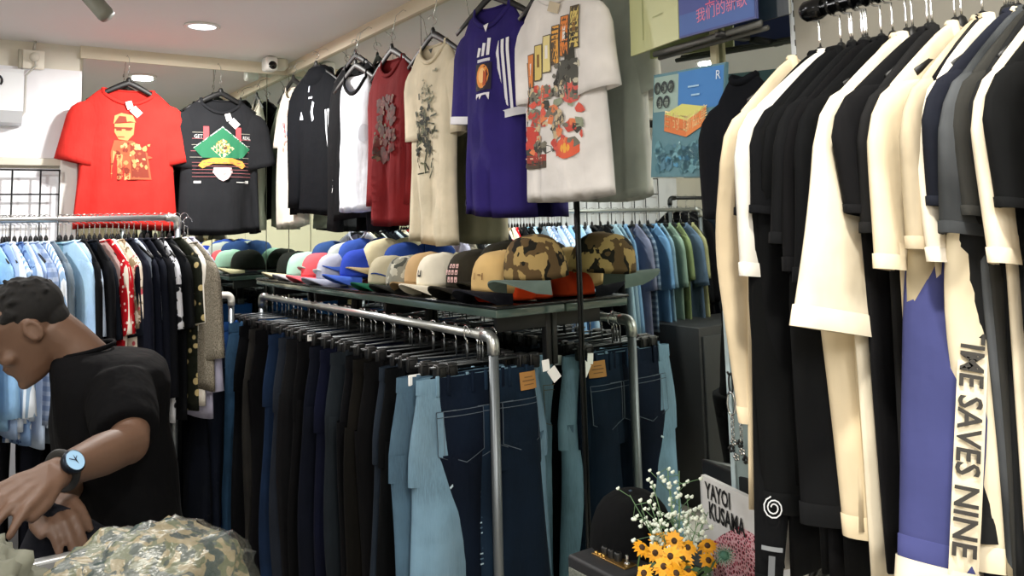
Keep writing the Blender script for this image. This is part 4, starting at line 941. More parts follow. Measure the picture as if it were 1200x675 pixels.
for i, (y, sw, lon, (px, col, pat, pyb, ang, w1, lab)) in enumerate(rows):
    y = min(y, prev_y-.0035); prev_y = y; ang = (15 if lab[:6] == 'purple' else 9.5 if 'swirl' in lab else 5.5) if lon else ang
    dd = ray(px, pyb); zb = 1.6+dd[2]*y/dd[1]; sl = max(.1, (RZr-.243-zb)/math.cos(math.radians(ang)))
    s = Shirt(R2, L=(.62 if lon else .7)+R2.uniform(-.04, .04), sw=sw, bw=.24, th=.014, fold=.006, neck=.08, sd=.10)
    t = thing('long_sleeve_top' if lon else 't_shirt', lab, 'top' if lon else 't-shirt', (RX, y, RZr), R2.uniform(-.06, .06), 'tops on the black and cream rack')
    c2 = {'denim': '2c2f3e', 'wash': '484b4e'}.get(pat, 'ffffff'); mt = cloth(col, pat, c2)
    mesh('shirt_body', s.body(18, 32), mt, t); mesh('collar', s.collar(.008), cloth('dfd9cc') if 'white collar' in lab else mt, t)
    mesh('sleeve', s.sleeve(1, sl, ang, w0=.105, w1=w1, th=.014, fold=.005), mt, t)
    tw = 58 if 'purple' == lab[:6] else 50 if 'swirl' in lab else 25 if lon else 0
    fl = tw >= 50
    pu = lab[:6] == 'purple'; sm = s.sleeve(-1, sl, ang, w0=.055 if pu else .05 if fl else .105, w1=.036 if pu else .016 if fl else w1, th=.016, twist=tw, fold=.0015 if fl else .009, rows=16 if lon else 9)
    if lab[:6] == 'purple':
        sm.mi = [1 if sum(sm.v[k][2] for k in f_)/len(f_) < RZr*0+s.top-s.sd-.06-sl*.3 else 0 for f_ in sm.f]
        mesh('sleeve', sm, [mt, cloth('3d416e')], t, label='sleeve, purple from the elbow down')
    else: mesh('sleeve', sm, mt, t)
    f = s.slfront(-1)
    # stitched hem of the visible sleeve
    c, e1, e2, w, k = s.sl[-1]; c9 = s.sl[-2][0]; up = (c9-c)/np.linalg.norm(c9-c); hm = s.hemband(.05 if 'ending' in lab else .025)
    cuffc = '3d416e' if pu else 'd9cfbb' if 'cream cuff' in lab and 'ending' in lab else None
    mesh('cuff' if lon else 'hem', hm, cloth(cuffc) if cuffc else mt, t, label='cream cuff' if cuffc and not pu else None)
    if 'tiny black' in lab: Print().rect(-.02, -.84, .017, .07, '2a241e').text('WKA', -.02, -.835, .009, 'bba98a').text('WEU', -.02, -.865, .009, 'bba98a').build('sleeve_label', f, t, lift=.004, cut=.01)
    if 'swirl' in lab:
        pr = Print(); n = 26
        for k in range(n):
            a0, a1 = 2*PI*2.2*k/n, 2*PI*2.2*(k+1)/n; r0, r1 = .004+.018*k/n, .004+.018*(k+1)/n
            q = lambda a, r: (r*math.cos(a)*.55, -.80+r*math.sin(a)*1.1)
            pr.poly([q(a0, r0), q(a0, r0+.003), q(a1, r1+.003), q(a1, r1)], 'b9bcc0')
        pr.rect(0, -.89, .026, .01, '6f7377').rect(0, -.95, .008, .09, '55585c'); pr.build('swirl_print', f, t, lift=.004, cut=.012)
    if lab[:6] == 'purple':
        band = [[], []]
        pr = Print().rect(-.0225, -.5, .029, 1.0, 'd6cbb2'); pr.build('cream_band', f, t, lift=.003, cut=.03, label='cream lettered band')
        pr = Print(); pr.text('A STITCH IN TIME SAVES NINE', 0, 0, .052, '2c2a27', 1.0, bold=.02); kind, dat, ci = pr.items[0]
        wmax = max(u for u, v in dat[0])-min(u for u, v in dat[0])
        pr.items[0] = ('t', ([(-.0105-v*.62, -.5-u/wmax*.92) for u, v in dat[0]], dat[1]), ci); pr.build('letters', f, t, lift=.0065, cut=.012)
        mesh('cream_cuff', MB().loft([[c+up*o+e1*(w+.003)*spow(math.cos(a), .8)+e2*((k+.006)*spow(math.sin(a), .8)) for a in (2*PI*j/18 for j in range(18))] for o in (.004, .0, -.05)]), cloth('d9cfb8'), t)
    place_hanger((RX, y, RZr), 0.0, 'black hanger on the black wall rail of the shirt rack', 'black hangers on the black wall rail', 'b')
# lower rail with empty black hangers
t = thing('wall_rail', 'low chrome rail with empty black hangers behind the purple sleeve', 'clothes rail', (1.36, .98, 1.13))
mesh('rail', MB().tube([(0, 0, 0), (0, -.85, 0)], .011, 12), RAILM, t); mesh('wall_arm', MB().tube([(0, -.05, 0), (W-1.36, -.05, 0)], .009, 8), RAILM, t)
mesh('wall_arm', MB().tube([(0, -.8, 0), (W-1.36, -.8, 0)], .009, 8), RAILM, t)
for k in range(9): place_hanger((1.36, .93-.03*k, 1.13), R2.uniform(-.3, .3), 'empty black hanger on the low chrome rail', 'empty hangers on the low rail', 'b')

# ------------------------------------------------------------------ keychain column
p0, p1 = at(853, 400, 0, W-.03), at(905, 400, 0, W-.03); ym = (p0[1]+p1[1])/2; wy = p0[1]-p1[1]
t = thing('display_board', 'pale grey blue narrow board on the mirror with keychains', 'board', (W, ym, 0))
mesh('board', MB().box((-.02, 0, 1.16), (.036, wy, .46), bev=.004), plain('grey_blue_board', '93a3a4', .45), t)
mesh('edge_strip', MB().box((-.041, wy/2-.006, 1.16), (.004, .012, .46)), plain('light_edge', 'b4c6cc', .4), t, False)
def ring_pts(c, a, b, ax1, ax2, n=16): return [np.array(c)+a*math.cos(2*PI*k/n)*np.array(ax1)+b*math.sin(2*PI*k/n)*np.array(ax2) for k in range(n)]
KC = [(858, 438, 'black cord keychain with a long steel carabiner on the grey board'), (868, 440, 'steel carabiner keychain with star charms on the grey board'), (884, 470, 'chain keychain with a black flower charm on the grey board'), (897, 478, 'silver chain keychain with two dark charms on the grey board')]
Yv, Zv = (0, 1, 0), (0, 0, 1)
for i, (px, py, lab) in enumerate(KC):
    p = at(px, py, 0, W-.06); t = thing('keychain', lab, 'keychain', tuple(p), group=None)
    mesh('peg', MB().tube([(.02, 0, 0), (-.012, 0, 0), (-.016, 0, .006)], .003, 6), BLACKP, t)
    mesh('cord', MB().tube(ring_pts((-.006, 0, -.02), .006, .022, Yv, Zv), .0022, 5, closed=True), BLACKP, t)
    mesh('carabiner', MB().tube(ring_pts((-.006, .002, -.066), .011, .026, Yv, Zv), .0028, 6, closed=True), CHROME, t)
    ch = MB(); z = -.095
    for k in range(7):
        ch.tube(ring_pts((-.006, .002, z-.008*k), .004, .006, Yv if k % 2 else (1, 0, 0), Zv, 10), .0013, 4, closed=True)
    mesh('chain', ch, CHROME, t)
    for k in range(3):
        cz = -.15-.016*k; cy = .008*math.sin(k*2+i)
        q = MB()
        for j in range(5): q.ball((-.007, cy+.006*math.cos(2*PI*j/5), cz+.006*math.sin(2*PI*j/5)), .004, 6, 4)
        mesh('charm', q, [CHROME, BLACKP][(k+i) % 2], t)
# ------------------------------------------------------------------ low table: amp, flowers, poster
TZ = .74
t = thing('side_table', 'dark low table holding the speaker, flowers and poster', 'table', (1.30, 1.3, 0))
mesh('table_top', MB().box((0, 0, TZ-.015), (.46, .62, .03), bev=.006), plain('dark_wood', '15120f', .5), t)
for sx_ in (-1, 1):
    for sy_ in (-1, 1): mesh('leg', MB().box((sx_*.2, sy_*.28, (TZ-.03)/2), (.035, .035, TZ-.03), bev=.004), plain('dark_wood', '15120f', .5), t)
t = thing('speaker', 'black portable speaker with grey grille and brass top dials', 'speaker', (1.172, 1.362, TZ))
mesh('cabinet', MB().box((0, 0, .078), (.108, .16, .156), bev=.007), plain('black_vinyl', '15161a', .6, bump=.3), t)
mesh('grille', MB().box((-.0545, 0, .07), (.004, .146, .125), bev=.002).box((0, -.081, .07), (.096, .004, .125), bev=.002), cloth('6d7069', 'tweed', '565a55'), t)
mesh('control_plate', MB().box((.005, -.005, .157), (.035, .105, .003), bev=.001), plain('brass', '9a7a46', .3, .9), t)
for k in range(3):
    kn = mesh('dial', MB().lathe([(.0085, .158), (.0085, .172), (.007, .175)], c=(.005, .022-.02*k, 0), seg=14, cap1=True), BLACKP, t)
    mesh('dial_top', MB().lathe([(.001, .1765), (.006, .1758)], c=(.005, .022-.02*k, 0), seg=14), CHROME, kn)
mesh('switch', MB().box((.008, -.042, .166), (.006, .006, .02), bev=.002).lathe([(.006, .158), (.006, .162)], c=(.008, -.042, 0), seg=10, cap1=True), CHROME, t)
for k in range(3): mesh('jack', MB().lathe([(.004, .158), (.004, .162)], c=(-.005, .04-.012*k, 0), seg=10, cap1=True), plain('gold', 'c9a25a', .25, .9), t)
# flowers
fb = np.array((1.25, 1.245, TZ)); t = thing('flower_vase', 'dark vase holding the sunflowers and white sprays', 'vase', tuple(fb))
mesh('vase_body', MB().lathe([(.03, 0), (.045, .02), (.045, .08), (.03, .11), (.034, .13), (.029, .128), (.024, .1)], seg=20, cap0=True), plain('black_ceramic', '121316', .3), t)
STEM = plain('stem_green', '4c6a3c', .7)
def on_px(px, py, dep):
    d = ray(px, py); d = d/(CAM[2] @ d); return CAMP+d*dep
R3 = random.Random(13)
bq = thing('white_flower_spray', 'white baby breath spray rising above the sunflowers', 'flowers', tuple(fb))
base = fb+np.array((0, 0, .10))
tips = [((738, 580), 1.58), ((752, 598), 1.55), ((765, 566), 1.62), ((782, 548), 1.66), ((796, 552), 1.68), ((797, 585), 1.62), ((830, 600), 1.62), ((818, 612), 1.55), ((772, 612), 1.52), ((808, 598), 1.7), ((760, 585), 1.65), ((786, 575), 1.6)]
for (px, dep) in tips:
    tip = on_px(px[0], px[1], dep)-fb; b0 = base-fb; sp = MB(); bl = MB()
    mid = b0*.5+tip*.5+np.array((0, 0, .015)); sp.tube([b0, mid, tip], [.0018, .0014, .0008], 5)
    for k in range(13):
        u = R3.uniform(.42, 1.0); p = b0*(1-u)**2+2*u*(1-u)*mid+tip*u*u; q = p+np.array([R3.gauss(0, .016) for _ in range(3)])+np.array((0, 0, .012)); sp.tube([p, q], .0007, 4)
        r = R3.uniform(.0032, .0052); bl.ball(q, (r, r, r*.8), 6, 4); bl.ball(q+np.array((r*.8, 0, r*.4)), r*.7, 5, 3)
    o = mesh('sprig', sp, plain('sprig_green', '5f7f5c', .7), bq); mesh('blossoms', bl, plain('blossom_white', 'dfe8dc', .7), o)
SUN = [(752, 642, 1.5), (768, 648, 1.52), (772, 632, 1.62), (790, 634, 1.56), (806, 642, 1.56), (800, 655, 1.5), (786, 652, 1.46), (778, 664, 1.45), (806, 668, 1.46), (792, 672, 1.43), (755, 672, 1.44), (829, 640, 1.58), (830, 657, 1.55)]
for i, (px, py, dep) in enumerate(SUN):
    c = on_px(px, py, dep); v = CAMP-c; v = v/np.linalg.norm(v)*.7+np.array((R3.uniform(-.5, .5), R3.uniform(-.3, .3), R3.uniform(.1, .6))); v /= np.linalg.norm(v)
    t = thing('sunflower', 'yellow sunflower, %s in the bunch by the speaker' % ['leftmost', 'second from left', 'upper middle', 'top centre', 'upper right of centre', 'right of centre', 'middle', 'lower middle', 'lower right', 'bottom centre', 'bottom left', 'topmost in front of the poster', 'lower one in front of the poster'][i], 'flower', tuple(c), group='sunflowers in the dark vase')
    a = np.cross(v, (0, 0, 1)); a /= np.linalg.norm(a); b = np.cross(v, a); pt = MB(); R_ = R3.uniform(.018, .023)
    for k in range(14):
        an = 2*PI*k/14+R3.uniform(-.1, .1); dr = a*math.cos(an)+b*math.sin(an); sd_ = -a*math.sin(an)+b*math.cos(an); r = R_*R3.uniform(.85, 1.1); dro = -v*.004
        pts = [dr*.004+sd_*.002, dr*.004-sd_*.002, dr*r*.6-sd_*.0042+v*.002, dr*r+dro, dr*r*.6+sd_*.0042+v*.002]
        pt.add(pts+[p-v*.0008 for p in pts], [(0, 1, 2, 3, 4), (9, 8, 7, 6, 5)])
    mesh('petals', pt, plain('sunflower_yellow', 'e8a51e', .6), t)
    mesh('flower_centre', MB().ball(v*.001, .006, 8, 5), plain('flower_brown', '3a2412', .8), t)
    mesh('stem', MB().tube([-v*.002, -v*.02+np.array((0, 0, -.02)), (base-c)*.8], .0018, 5), STEM, t)
c = on_px(849, 651, 1.55); t = thing('thistle', 'spiky green thistle flower in front of the dotted poster', 'flower', tuple(c)); v = (CAMP-c)/np.linalg.norm(CAMP-c)
mb = MB(); a = np.cross(v, (0, 0, 1)); a /= np.linalg.norm(a); b = np.cross(v, a)
for k in range(26):
    an = 2*PI*k/26; dr = a*math.cos(an)+b*math.sin(an)+v*.3*(k % 2); mb.tube([dr*.004, dr*.02], [.0015, .0005], 4)
mesh('spikes', mb, plain('thistle_green', '6f9a86', .7), t); mesh('flower_centre', MB().ball(v*.002, .008, 10, 6), plain('thistle_dark', '3e6a5a', .7), t); mesh('stem', MB().tube([-v*.003, (base-c)*.85], .0018, 5), STEM, t)
# leaves
lf = MB()
for k in range(26):
    p = on_px(R3.uniform(745, 840), R3.uniform(655, 690), R3.uniform(1.44, 1.6))-fb; q = p+np.array((R3.uniform(-.03, .03), R3.uniform(-.03, .03), R3.uniform(-.01, .03))); n = np.array((R3.uniform(-1, 1), R3.uniform(-1, 1), .5)); s_ = np.cross(q-p, n); s_ = s_/np.linalg.norm(s_)*.007
    lf.add([p, (p+q)/2+s_, q, (p+q)/2-s_], [(0, 1, 2, 3)])
mesh('leaves', lf, plain('leaf_green', '34502c', .6), bq)
# poster
A = at(824, 556, 0, 1.505); dv = np.array((-.235, -.972, 0.)); w_, h_ = .235, .36; cen = A+dv*w_/2+np.array((0, 0, -h_/2))
t, sf = cover('poster_board', 'white poster board with red dot pattern and black heading leaning by the mirror', cen, dv, (0, 0, 1), w_, h_, .012, plain('poster_white', 'd8d8d8', .5), 'poster')
def dotmat():
    m = cloth('b8465c', 'plain'); m, nt, b = newmat('dot_print')
    tc = N(nt, 'ShaderNodeTexCoord'); v1 = N(nt, 'ShaderNodeTexVoronoi', feature='DISTANCE_TO_EDGE'); v1.inputs['Scale'].default_value = 120; v2 = N(nt, 'ShaderNodeTexVoronoi'); v2.inputs['Scale'].default_value = 120
    nt.links.new(tc.outputs['Object'], v1.inputs['Vector']); nt.links.new(tc.outputs['Object'], v2.inputs['Vector'])
    c1 = ramp(nt, v1.outputs['Distance'], [(0, 'e0b4bc'), (.1, 'e0b4bc'), (.16, 'a83c50'), (1, 'a83c50')]); c2 = ramp(nt, v2.outputs['Distance'], [(0, '2a1016'), (.26, '2a1016'), (.34, 'ffffff'), (1, 'ffffff')])
    x = N(nt, 'ShaderNodeMix', data_type='RGBA', blend_type='MULTIPLY'); x.inputs[0].default_value = 1; nt.links.new(c1, x.inputs[6]); nt.links.new(c2, x.inputs[7]); nt.links.new(x.outputs[2], b.inputs['Base Color']); b.inputs['Roughness'].default_value = .6; return m
pr = Print().poly([(-.36*w_, -.5*h_), (-.36*w_, .1*h_), (-.2*w_, .18*h_), (-.05*w_, .24*h_), (.1*w_, .3*h_), (.3*w_, .3*h_), (.5*w_, .26*h_), (.5*w_, -.5*h_)], 'a83c50')
o = pr.build('dot_print', sf, t, lift=.001, mat=dotmat())
Print().text('YAYOI', -.22*w_, .375*h_, .05, '141416', .66, bold=.03).text('KUSAMA', -.09*w_, .255*h_, .052, '141416', .66, bold=.03).build('heading', sf, t, lift=.002)
t = thing('picture_frame', 'black box frame standing behind the dotted poster', 'frame', tuple(A+dv*.15+np.array((.035, 0, .0))))
ang = math.atan2(dv[1], dv[0]); Rm = Matrix.Rotation(ang, 3, 'Z')
mesh('frame_box', MB().box((.012, 0, -.16), (.38, .03, .36), R=Rm, bev=.004), plain('black_frame', '101114', .4), t)
mesh('front_panel', MB().box((-.01, -.0, -.17), (.34, .034, .3), R=Rm), plain('white_panel', 'c9cbcc', .5), t, False)
# black cap on the table behind the flowers
c = on_px(772, 640, 1.78); cap('black cap with slate brim standing behind the sunflowers', (1.29, 1.42, TZ+.12), .6, '0c0d11', '3a4656', 'plain', None, scale=1.15, group=None)
tag(mesh('cap_stand', MB().lathe([(.05, 0), (.05, .01), (.012, .02), (.012, .1), (.05, .12), (.045, .16), (.001, .18)], c=(1.29, 1.42, TZ), seg=20, cap0=True), BLACKP), 'black stand under the cap behind the sunflowers', 'stand')

# ------------------------------------------------------------------ counter and goods in front
CT = 1.02
t = thing('counter', 'grey topped counter with a bright metal edge in front of the man', 'counter', (-.4, 1.4, 0))
mesh('counter_body', MB().box((0, .0, (CT-.03)/2), (1.5, .6, CT-.03)), plain('counter_white', 'b0b0ae', .5), t, False)
mesh('worktop', MB().box((.02, .0, CT-.015), (1.6, .68, .03), bev=.003), plain('counter_grey', '5a5c5e', .35), t)
mesh('metal_edge', MB().box((.02, .345, CT-.01), (1.6, .022, .034), bev=.004), plain('bright_aluminium', 'e2e4e6', .3, .6), t)
from mathutils import noise as MN
def lump(c, r, seed, amp=.25, seg=48, rows=28, fr=3.0, flatz=None):
    mb = MB(); rings = []
    for i in range(rows+1):
        a = PI*(i/rows-.5); ring = []
        for j in range(seg):
            b = 2*PI*j/seg; n = Vector((math.cos(a)*math.cos(b), math.cos(a)*math.sin(b), math.sin(a)))
            k = 1+amp*MN.fractal(n*fr+Vector((seed, seed*.7, 0)), 1.0, 2.0, 3)-.5*amp*abs(MN.noise(n*fr*1.3+Vector((3, seed, 1))))
            z = r[2]*n.z*k
            if flatz is not None: z = max(z, flatz)
            ring.append((c[0]+r[0]*n.x*k, c[1]+r[1]*n.y*k, c[2]+z))
        rings.append(ring)
    return mb.loft(rings, 0, True, True)
CAMO = cloth('857c64', 'camo', '5a604c', '3a4544', 2.0)
t = thing('camouflage_bundle', 'camouflage clothes bundled in clear plastic on the counter', 'bundle', (.235, 1.33, CT-.0))
mesh('folded_jacket', lump((.02, .02, .05), (.15, .125, .098), 2.2, .22, flatz=-.045), CAMO, t)
mesh('folded_sleeve', lump((-.1, -.04, .035), (.12, .1, .075), 5.1, .25, flatz=-.03), cloth('8f8666', 'camo', '756b4e', '5f5138', 1.8), t)
def film():
    m, nt, b = newmat('clear_film'); tr = N(nt, 'ShaderNodeBsdfTransparent'); gl = N(nt, 'ShaderNodeBsdfGlossy'); gl.inputs['Roughness'].default_value = .38; gl.inputs['Color'].default_value = (.8, .8, .76, 1)
    tc = N(nt, 'ShaderNodeTexCoord'); mp = N(nt, 'ShaderNodeMapping'); mp.inputs['Scale'].default_value = (20, 60, 60); mp.inputs['Rotation'].default_value = (0, .5, .6); no = N(nt, 'ShaderNodeTexNoise'); no.inputs['Scale'].default_value = 1; no.inputs['Detail'].default_value = 3
    bu = N(nt, 'ShaderNodeBump'); bu.inputs['Strength'].default_value = .9; bu.inputs['Distance'].default_value = .01
    nt.links.new(tc.outputs['Object'], mp.inputs['Vector']); nt.links.new(mp.outputs['Vector'], no.inputs['Vector']); nt.links.new(no.outputs['Fac'], bu.inputs['Height']); nt.links.new(bu.outputs['Normal'], gl.inputs['Normal'])
    mx = N(nt, 'ShaderNodeMixShader'); mx.inputs[0].default_value = .13; nt.links.new(tr.outputs[0], mx.inputs[1]); nt.links.new(gl.outputs[0], mx.inputs[2]); nt.links.new(mx.outputs[0], nt.nodes['Material Output'].inputs['Surface']); return m
mesh('plastic_bag', lump((.024, .0, .05), (.157, .132, .104), 2.2, .22, flatz=-.048), film(), t, label='clear crinkled plastic bag')
t = tag(mesh('khaki_garment', lump((0, 0, .05), (.09, .12, .085), 9.3, .35, flatz=-.05), cloth('6f7064', 'plain')), 'grey khaki garment heaped on the counter at the picture edge', 'garment')
t.location = (.055, 1.47, CT)
# ------------------------------------------------------------------ the man behind the counter
SKIN = plain('skin', '5c4334', .55, bump=.1)
def remeshed(name, mb, mat, parent, vox, it=3, label=None):
    o = mesh(name, mb, mat, parent, True)
    md = o.modifiers.new('r', 'REMESH'); md.mode = 'VOXEL'; md.voxel_size = vox; md.use_smooth_shade = True
    ms = o.modifiers.new('s', 'SMOOTH'); ms.iterations = it; ms.factor = .5
    dg = bpy.context.evaluated_depsgraph_get(); me = bpy.data.meshes.new_from_object(o.evaluated_get(dg)); o.modifiers.clear()
    me.name = name; o.data = me; me.materials.clear(); me.materials.append(mat)
    me.polygons.foreach_set('use_smooth', [True]*len(me.polygons))
    if label: o['label'] = label
    return o
MX, MY = .40, 2.2
man = thing('person', 'person in a black tee with short dark hair bending over clothes at the counter', 'person', (MX, MY, 0))
O_ = np.array((MX, MY, 0)); fw = np.array((-.8, 0, -.6)); uh = np.array((-.6, 0, .8)); yl = np.array((0, 1., 0)); HC = np.array((.164, 2.2, 1.388))-O_
hd = lambda f, l, u: HC+.91*(fw*f+yl*l+uh*u)
Rh = np.array([fw, yl, uh]).T
mb = MB()
sl = [(-.115, .078, .03, .018), (-.104, .09, .0, .036), (-.08, .09, -.03, .05), (-.045, .09, -.058, .06), (-.01, .09, -.076, .067), (.02, .085, -.092, .072), (.05, .092, -.098, .074), (.08, .08, -.09, .066), (.1, .055, -.07, .05), (.114, .01, -.03, .018)]
mb.loft([[hd((a+b)/2+(a-b)/2*spow(math.cos(q), .9), w*spow(math.sin(q), .9), h) for q in (2*PI*j/28 for j in range(28))] for h, a, b, w in sl], 0, True, True)
mb.tube([hd(.086, 0, .035), hd(.1, 0, .012), hd(.112, 0, -.008)], [.008, .011, .013], 10)
for s_ in (-1, 1):
    mb.ball(hd(.098, s_*.012, -.012), .009, 8, 6)
    mb.ball(hd(.08, s_*.03, .038), (.014, .022, .007), 10, 6, R=Rh)
    mb.ball(hd(.07, s_*.045, -.02), (.02, .018, .018), 10, 6, R=Rh)
    mb.ball(hd(-.008, s_*.074, .0), (.017, .008, .028), 12, 8, R=Rh)
    mb.tube([hd(-.008+.017*math.cos(a), s_*(.082), .004+.028*math.sin(a)) for a in (math.radians(d) for d in range(-60, 241, 25))], .0042, 7)
mb.ball(hd(.09, 0, -.043), (.008, .024, .007), 10, 6, R=Rh).ball(hd(.088, 0, -.056), (.008, .02, .0075), 10, 6, R=Rh).ball(hd(.082, 0, -.1), (.014, .022, .014), 10, 6, R=Rh)
L_ = lambda x, y, z: np.array((x, y, z))-O_
mb.tube([hd(-.03, 0, -.02), hd(-.045, 0, -.085), L_(.285, 2.2, 1.30), L_(.32, 2.2, 1.22)], [.058, .055, .06, .075], 18)
mb.tube([L_(.31, 2.2, 1.25), L_(.345, 2.2, 1.12), L_(.37, 2.2, .98), L_(.40, 2.2, .86)], [.08, .105, .1, .1], 20)
mb.tube([L_(.33, 2.05, 1.24), L_(.33, 2.35, 1.24)], .045, 14)
EL = at(150, 520, 1, 1.90); WR = at(64, 556, 1, 1.745); KN = at(28, 574, 1, 1.70)
SHn = np.array((.335, 2.06, 1.25)); armv = [SHn-O_, (SHn*.5+EL*.5+np.array((.01, 0, 0)))-O_, EL-O_, (EL*.62+WR*.38)-O_, WR-O_]
mb.tube(armv, [.048, .046, .043, .042, .028], 16); mb.ball(EL-O_, .043, 12, 8)
def hand(W0, K0, side, mb, spread, curl):
    """palm from wrist W0 to knuckles K0, four fingers and a thumb"""
    d = (K0-W0); ln = np.linalg.norm(d); d = d/ln; n = np.array((0, -.55, .83)); n = n-d*(n@d); n /= np.linalg.norm(n); s_ = np.cross(d, n)*side
    for k, off in enumerate((-.028, -.009, .01, .028)):
        kn = K0+s_*off-d*abs(off)*.2
        mb.tube([W0+s_*off*.55-O_, (W0+kn)/2+s_*off*.1-O_, kn-O_], [.019, .016, .0125], 10)
        l = (.068, .078, .072, .056)[k]; a = kn; c = curl
        pts = [a]; dd = d.copy()
        for q, fr in enumerate((.45, .32, .23)):
            ang_ = c*(.5, .75, .6)[q]; dd = dd*math.cos(ang_)-n*math.sin(ang_); nn = np.cross(s_*side, dd); n2 = n; pts.append(pts[-1]+dd*l*fr+s_*spread*off*.2)
        mb.tube([p-O_ for p in pts], [.0105, .0098, .0088, .0075], 10)
        for p, r in zip(pts, (.0118, .0102, .0092, .0078)): mb.ball(p-O_, r, 8, 6)
    th0 = W0+d*ln*.3-s_*.022; t1 = th0+d*.035-s_*.02-n*.012; t2 = t1+d*.03-s_*.004-n*.01; mb.tube([W0+d*.01-s_*.008-O_, th0-O_, t1-O_, t2-O_], [.016, .016, .012, .0095], 10); mb.ball(t2-O_, .0098, 8, 6)
    return n
hn = hand(WR, KN, 1, mb, 1, .55)
W2 = at(52, 590, 1, 1.86); K2 = at(70, 596, 1, 1.80); E2 = np.array((.30, 2.30, 1.02)); SHf = np.array((.335, 2.34, 1.25))
mb.tube([SHf-O_, E2-O_, W2-O_], [.048, .043, .028], 14); mb.ball(E2-O_, .043, 10, 8); hand(W2, K2, -1, mb, .2, 1.1)
for s_ in (-1, 1):
    y = 2.2+.09*s_; mb.tube([L_(.40, y, .88), L_(.365, y, .5), L_(.42, y, .1)], [.085, .06, .042], 14); mb.ball(L_(.365, y, .5), .06, 10, 8); mb.tube([L_(.43, y, .06), L_(.36, y, .04), L_(.26, y, .03)], [.045, .04, .03], 12)
remeshed('body', mb, SKIN, man, .005, 3)
# hair
mb = MB(); Rr = random.Random(4)
mb.ball(hd(-.02, 0, .046), (.086, .0705, .072), 28, 18, R=Rh).ball(hd(-.054, 0, .0), (.042, .055, .05), 20, 12, R=Rh).ball(hd(-.014, 0, .025), (.042, .069, .05), 20, 12, R=Rh).ball(hd(.012, 0, .02), (.012, .0675, .03), 16, 10, R=Rh)
for k in range(300):
    a, b = Rr.uniform(0, 2*PI), Rr.uniform(.1, 1.4); n = np.array((math.cos(a)*math.cos(b), math.sin(a)*math.cos(b), math.sin(b))); p = hd(-.02+.092*n[0], .0745*n[1], .046+.076*n[2]); q = p+Rh @ (n*.006+np.array((.008, 0, .0))+np.array([Rr.gauss(0, .004) for _ in range(3)])); mb.tube([p, q], [.007, .005], 5)
remeshed('hair', mb, plain('black_hair', '040303', .95), man, .004, 1)
for s_ in (-1, 1):
    e = mesh('eye', MB().ball(hd(.074, s_*.031, .018), .0115, 12, 8), plain('eye_white', 'b8b0a8', .2), man); mesh('pupil', MB().ball(hd(.0835, s_*.031, .016), .005, 8, 6), plain('pupil', '0a0807', .2), e)
    mesh('eyebrow', MB().tube([hd(.085, s_*.016, .036), hd(.086, s_*.03, .042), hd(.076, s_*.046, .037)], [.003, .004, .002], 6), plain('black_hair', '0b0a0a', .6), man)
# tee
mb = MB(); BLK = cloth('08080a', 'plain')
rings = []
for (x, z, a, b) in ((.282, 1.333, .062, .064), (.298, 1.328, .085, .085), (.32, 1.315, .11, .13), (.335, 1.29, .125, .17), (.34, 1.255, .13, .19), (.335, 1.16, .125, .19), (.355, 1.05, .125, .185), (.375, .94, .125, .185), (.385, .84, .13, .19), (.39, .80, .13, .19)):
    rings.append([L_(x+a*math.cos(q)+.006*math.sin(5*q+z*20), 2.2+b*spow(math.sin(q), .8)+.006*math.sin(3*q+z*30), z) for q in (2*PI*j/36 for j in range(36))])
mb.loft(rings, 0, True, True)
um = SHn*.25+EL*.75
mb.tube([SHn-O_+np.array((0, .02, .02)), SHn-O_, (SHn*.5+EL*.5)-O_, um*.75+EL*.25-O_, um*.65+EL*.35-O_], [.06, .074, .072, .066, .062], 18)
mb.tube([SHf-O_-np.array((0, .02, -.02)), SHf-O_, (SHf*.5+E2*.5)-O_, (SHf*.2+E2*.8)-O_], [.06, .074, .072, .066], 18)
remeshed('tee', mb, BLK, man, .008, 4)
mesh('collar', MB().tube([L_(.279+.065*math.cos(a), 2.2+.067*math.sin(a), 1.334+.012*math.cos(a)) for a in (2*PI*k/24 for k in range(24))], .006, 8, closed=True, flat=.6), BLK, man)
mb = MB()
for s_ in (-1, 1):
    y = 2.2+.09*s_; mb.tube([L_(.40, y, .9), L_(.375, y, .52), L_(.42, y, .1), L_(.42, y, .07)], [.115, .085, .075, .075], 18)
remeshed('trousers', mb, cloth('14161b', 'plain'), man, .01, 3)
for s_ in (-1, 1): mesh('shoe', MB().ball(L_(.34, 2.2+.09*s_, .045), (.14, .052, .045), 16, 8), plain('shoe_black', '141414', .5), man)
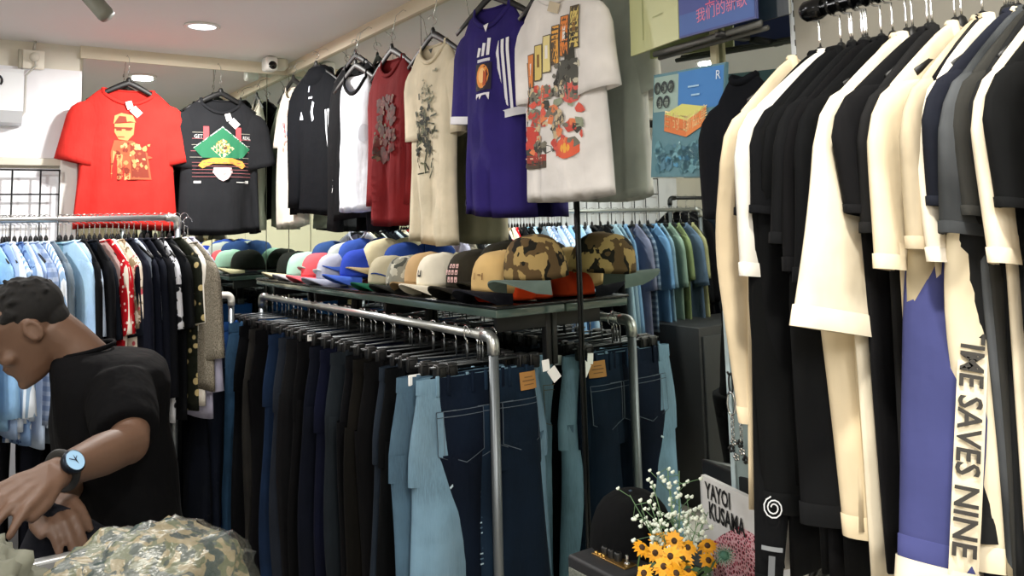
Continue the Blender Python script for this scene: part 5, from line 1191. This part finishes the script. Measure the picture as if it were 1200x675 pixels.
# wristwatch
ax = (KN-WR); ax /= np.linalg.norm(ax); wc = WR-ax*.015; u1 = hn-ax*(hn@ax); tc_ = CAMP-wc; tc_ = tc_-ax*(tc_@ax); tc_ /= np.linalg.norm(tc_); u1 = tc_*.9+hn*.3; u1 = u1-ax*(u1@ax); u1 /= np.linalg.norm(u1); v1 = np.cross(ax, u1)
w_ = mesh('wristwatch', MB().tube([wc-O_+u1*.031*math.cos(a)+v1*.031*math.sin(a) for a in (2*PI*k/24 for k in range(24))], .010, 8, closed=True, flat=.3), BLACKP, man, label='black wristwatch with pale blue dial')
Rw = np.array([ax, v1, u1]).T
mesh('watch_case', MB().lathe([(.021, .026), (.0225, .032), (.0225, .037), (.019, .0395)], c=wc-O_, R=Rw, seg=24), plain('dark_case', '1c2430', .3, .7), w_)
mesh('dial', MB().lathe([(.0005, .0392), (.0195, .0392)], c=wc-O_, R=Rw, seg=24), plain('pale_blue_dial', '9cc4e6', .25), w_)
hs = MB()
for a, l in ((.6, .013), (2.4, .009)): hs.box(wc-O_+u1*.0398+(ax*math.cos(a)+v1*math.sin(a))*l*.5, (.0016, .0016, .0005), R=Rw).tube([wc-O_+u1*.04, wc-O_+u1*.04+(ax*math.cos(a)+v1*math.sin(a))*l], .0008, 4)
mesh('watch_hands', hs, plain('navy_ink', '1d2f52', .4), w_)
# the dark garment in his hands
H0 = at(62, 590, 1, 1.80); H1 = at(92, 625, 1, 1.83); H2 = at(100, 665, 1, 1.84)
rings = []
for i in range(11):
    u = i/10; c = (1-u)**2*H0+2*u*(1-u)*H1+u*u*np.array((H2[0], 1.85, .80)); a, b = .03+.075*smooth01(u*1.6), .022+.022*u
    rings.append([c+np.array((a*spow(math.cos(q), .85), b*math.sin(q)+.006*math.sin(4*q+6*u), -.012*math.cos(q)*(1-u))) for q in (2*PI*j/30 for j in range(30))])
tag(mesh('folded_trousers', MB().loft(rings, 0, True, True), cloth('2a2d38', 'plain')), 'dark slate trousers hanging from the hands of the man', 'trousers')
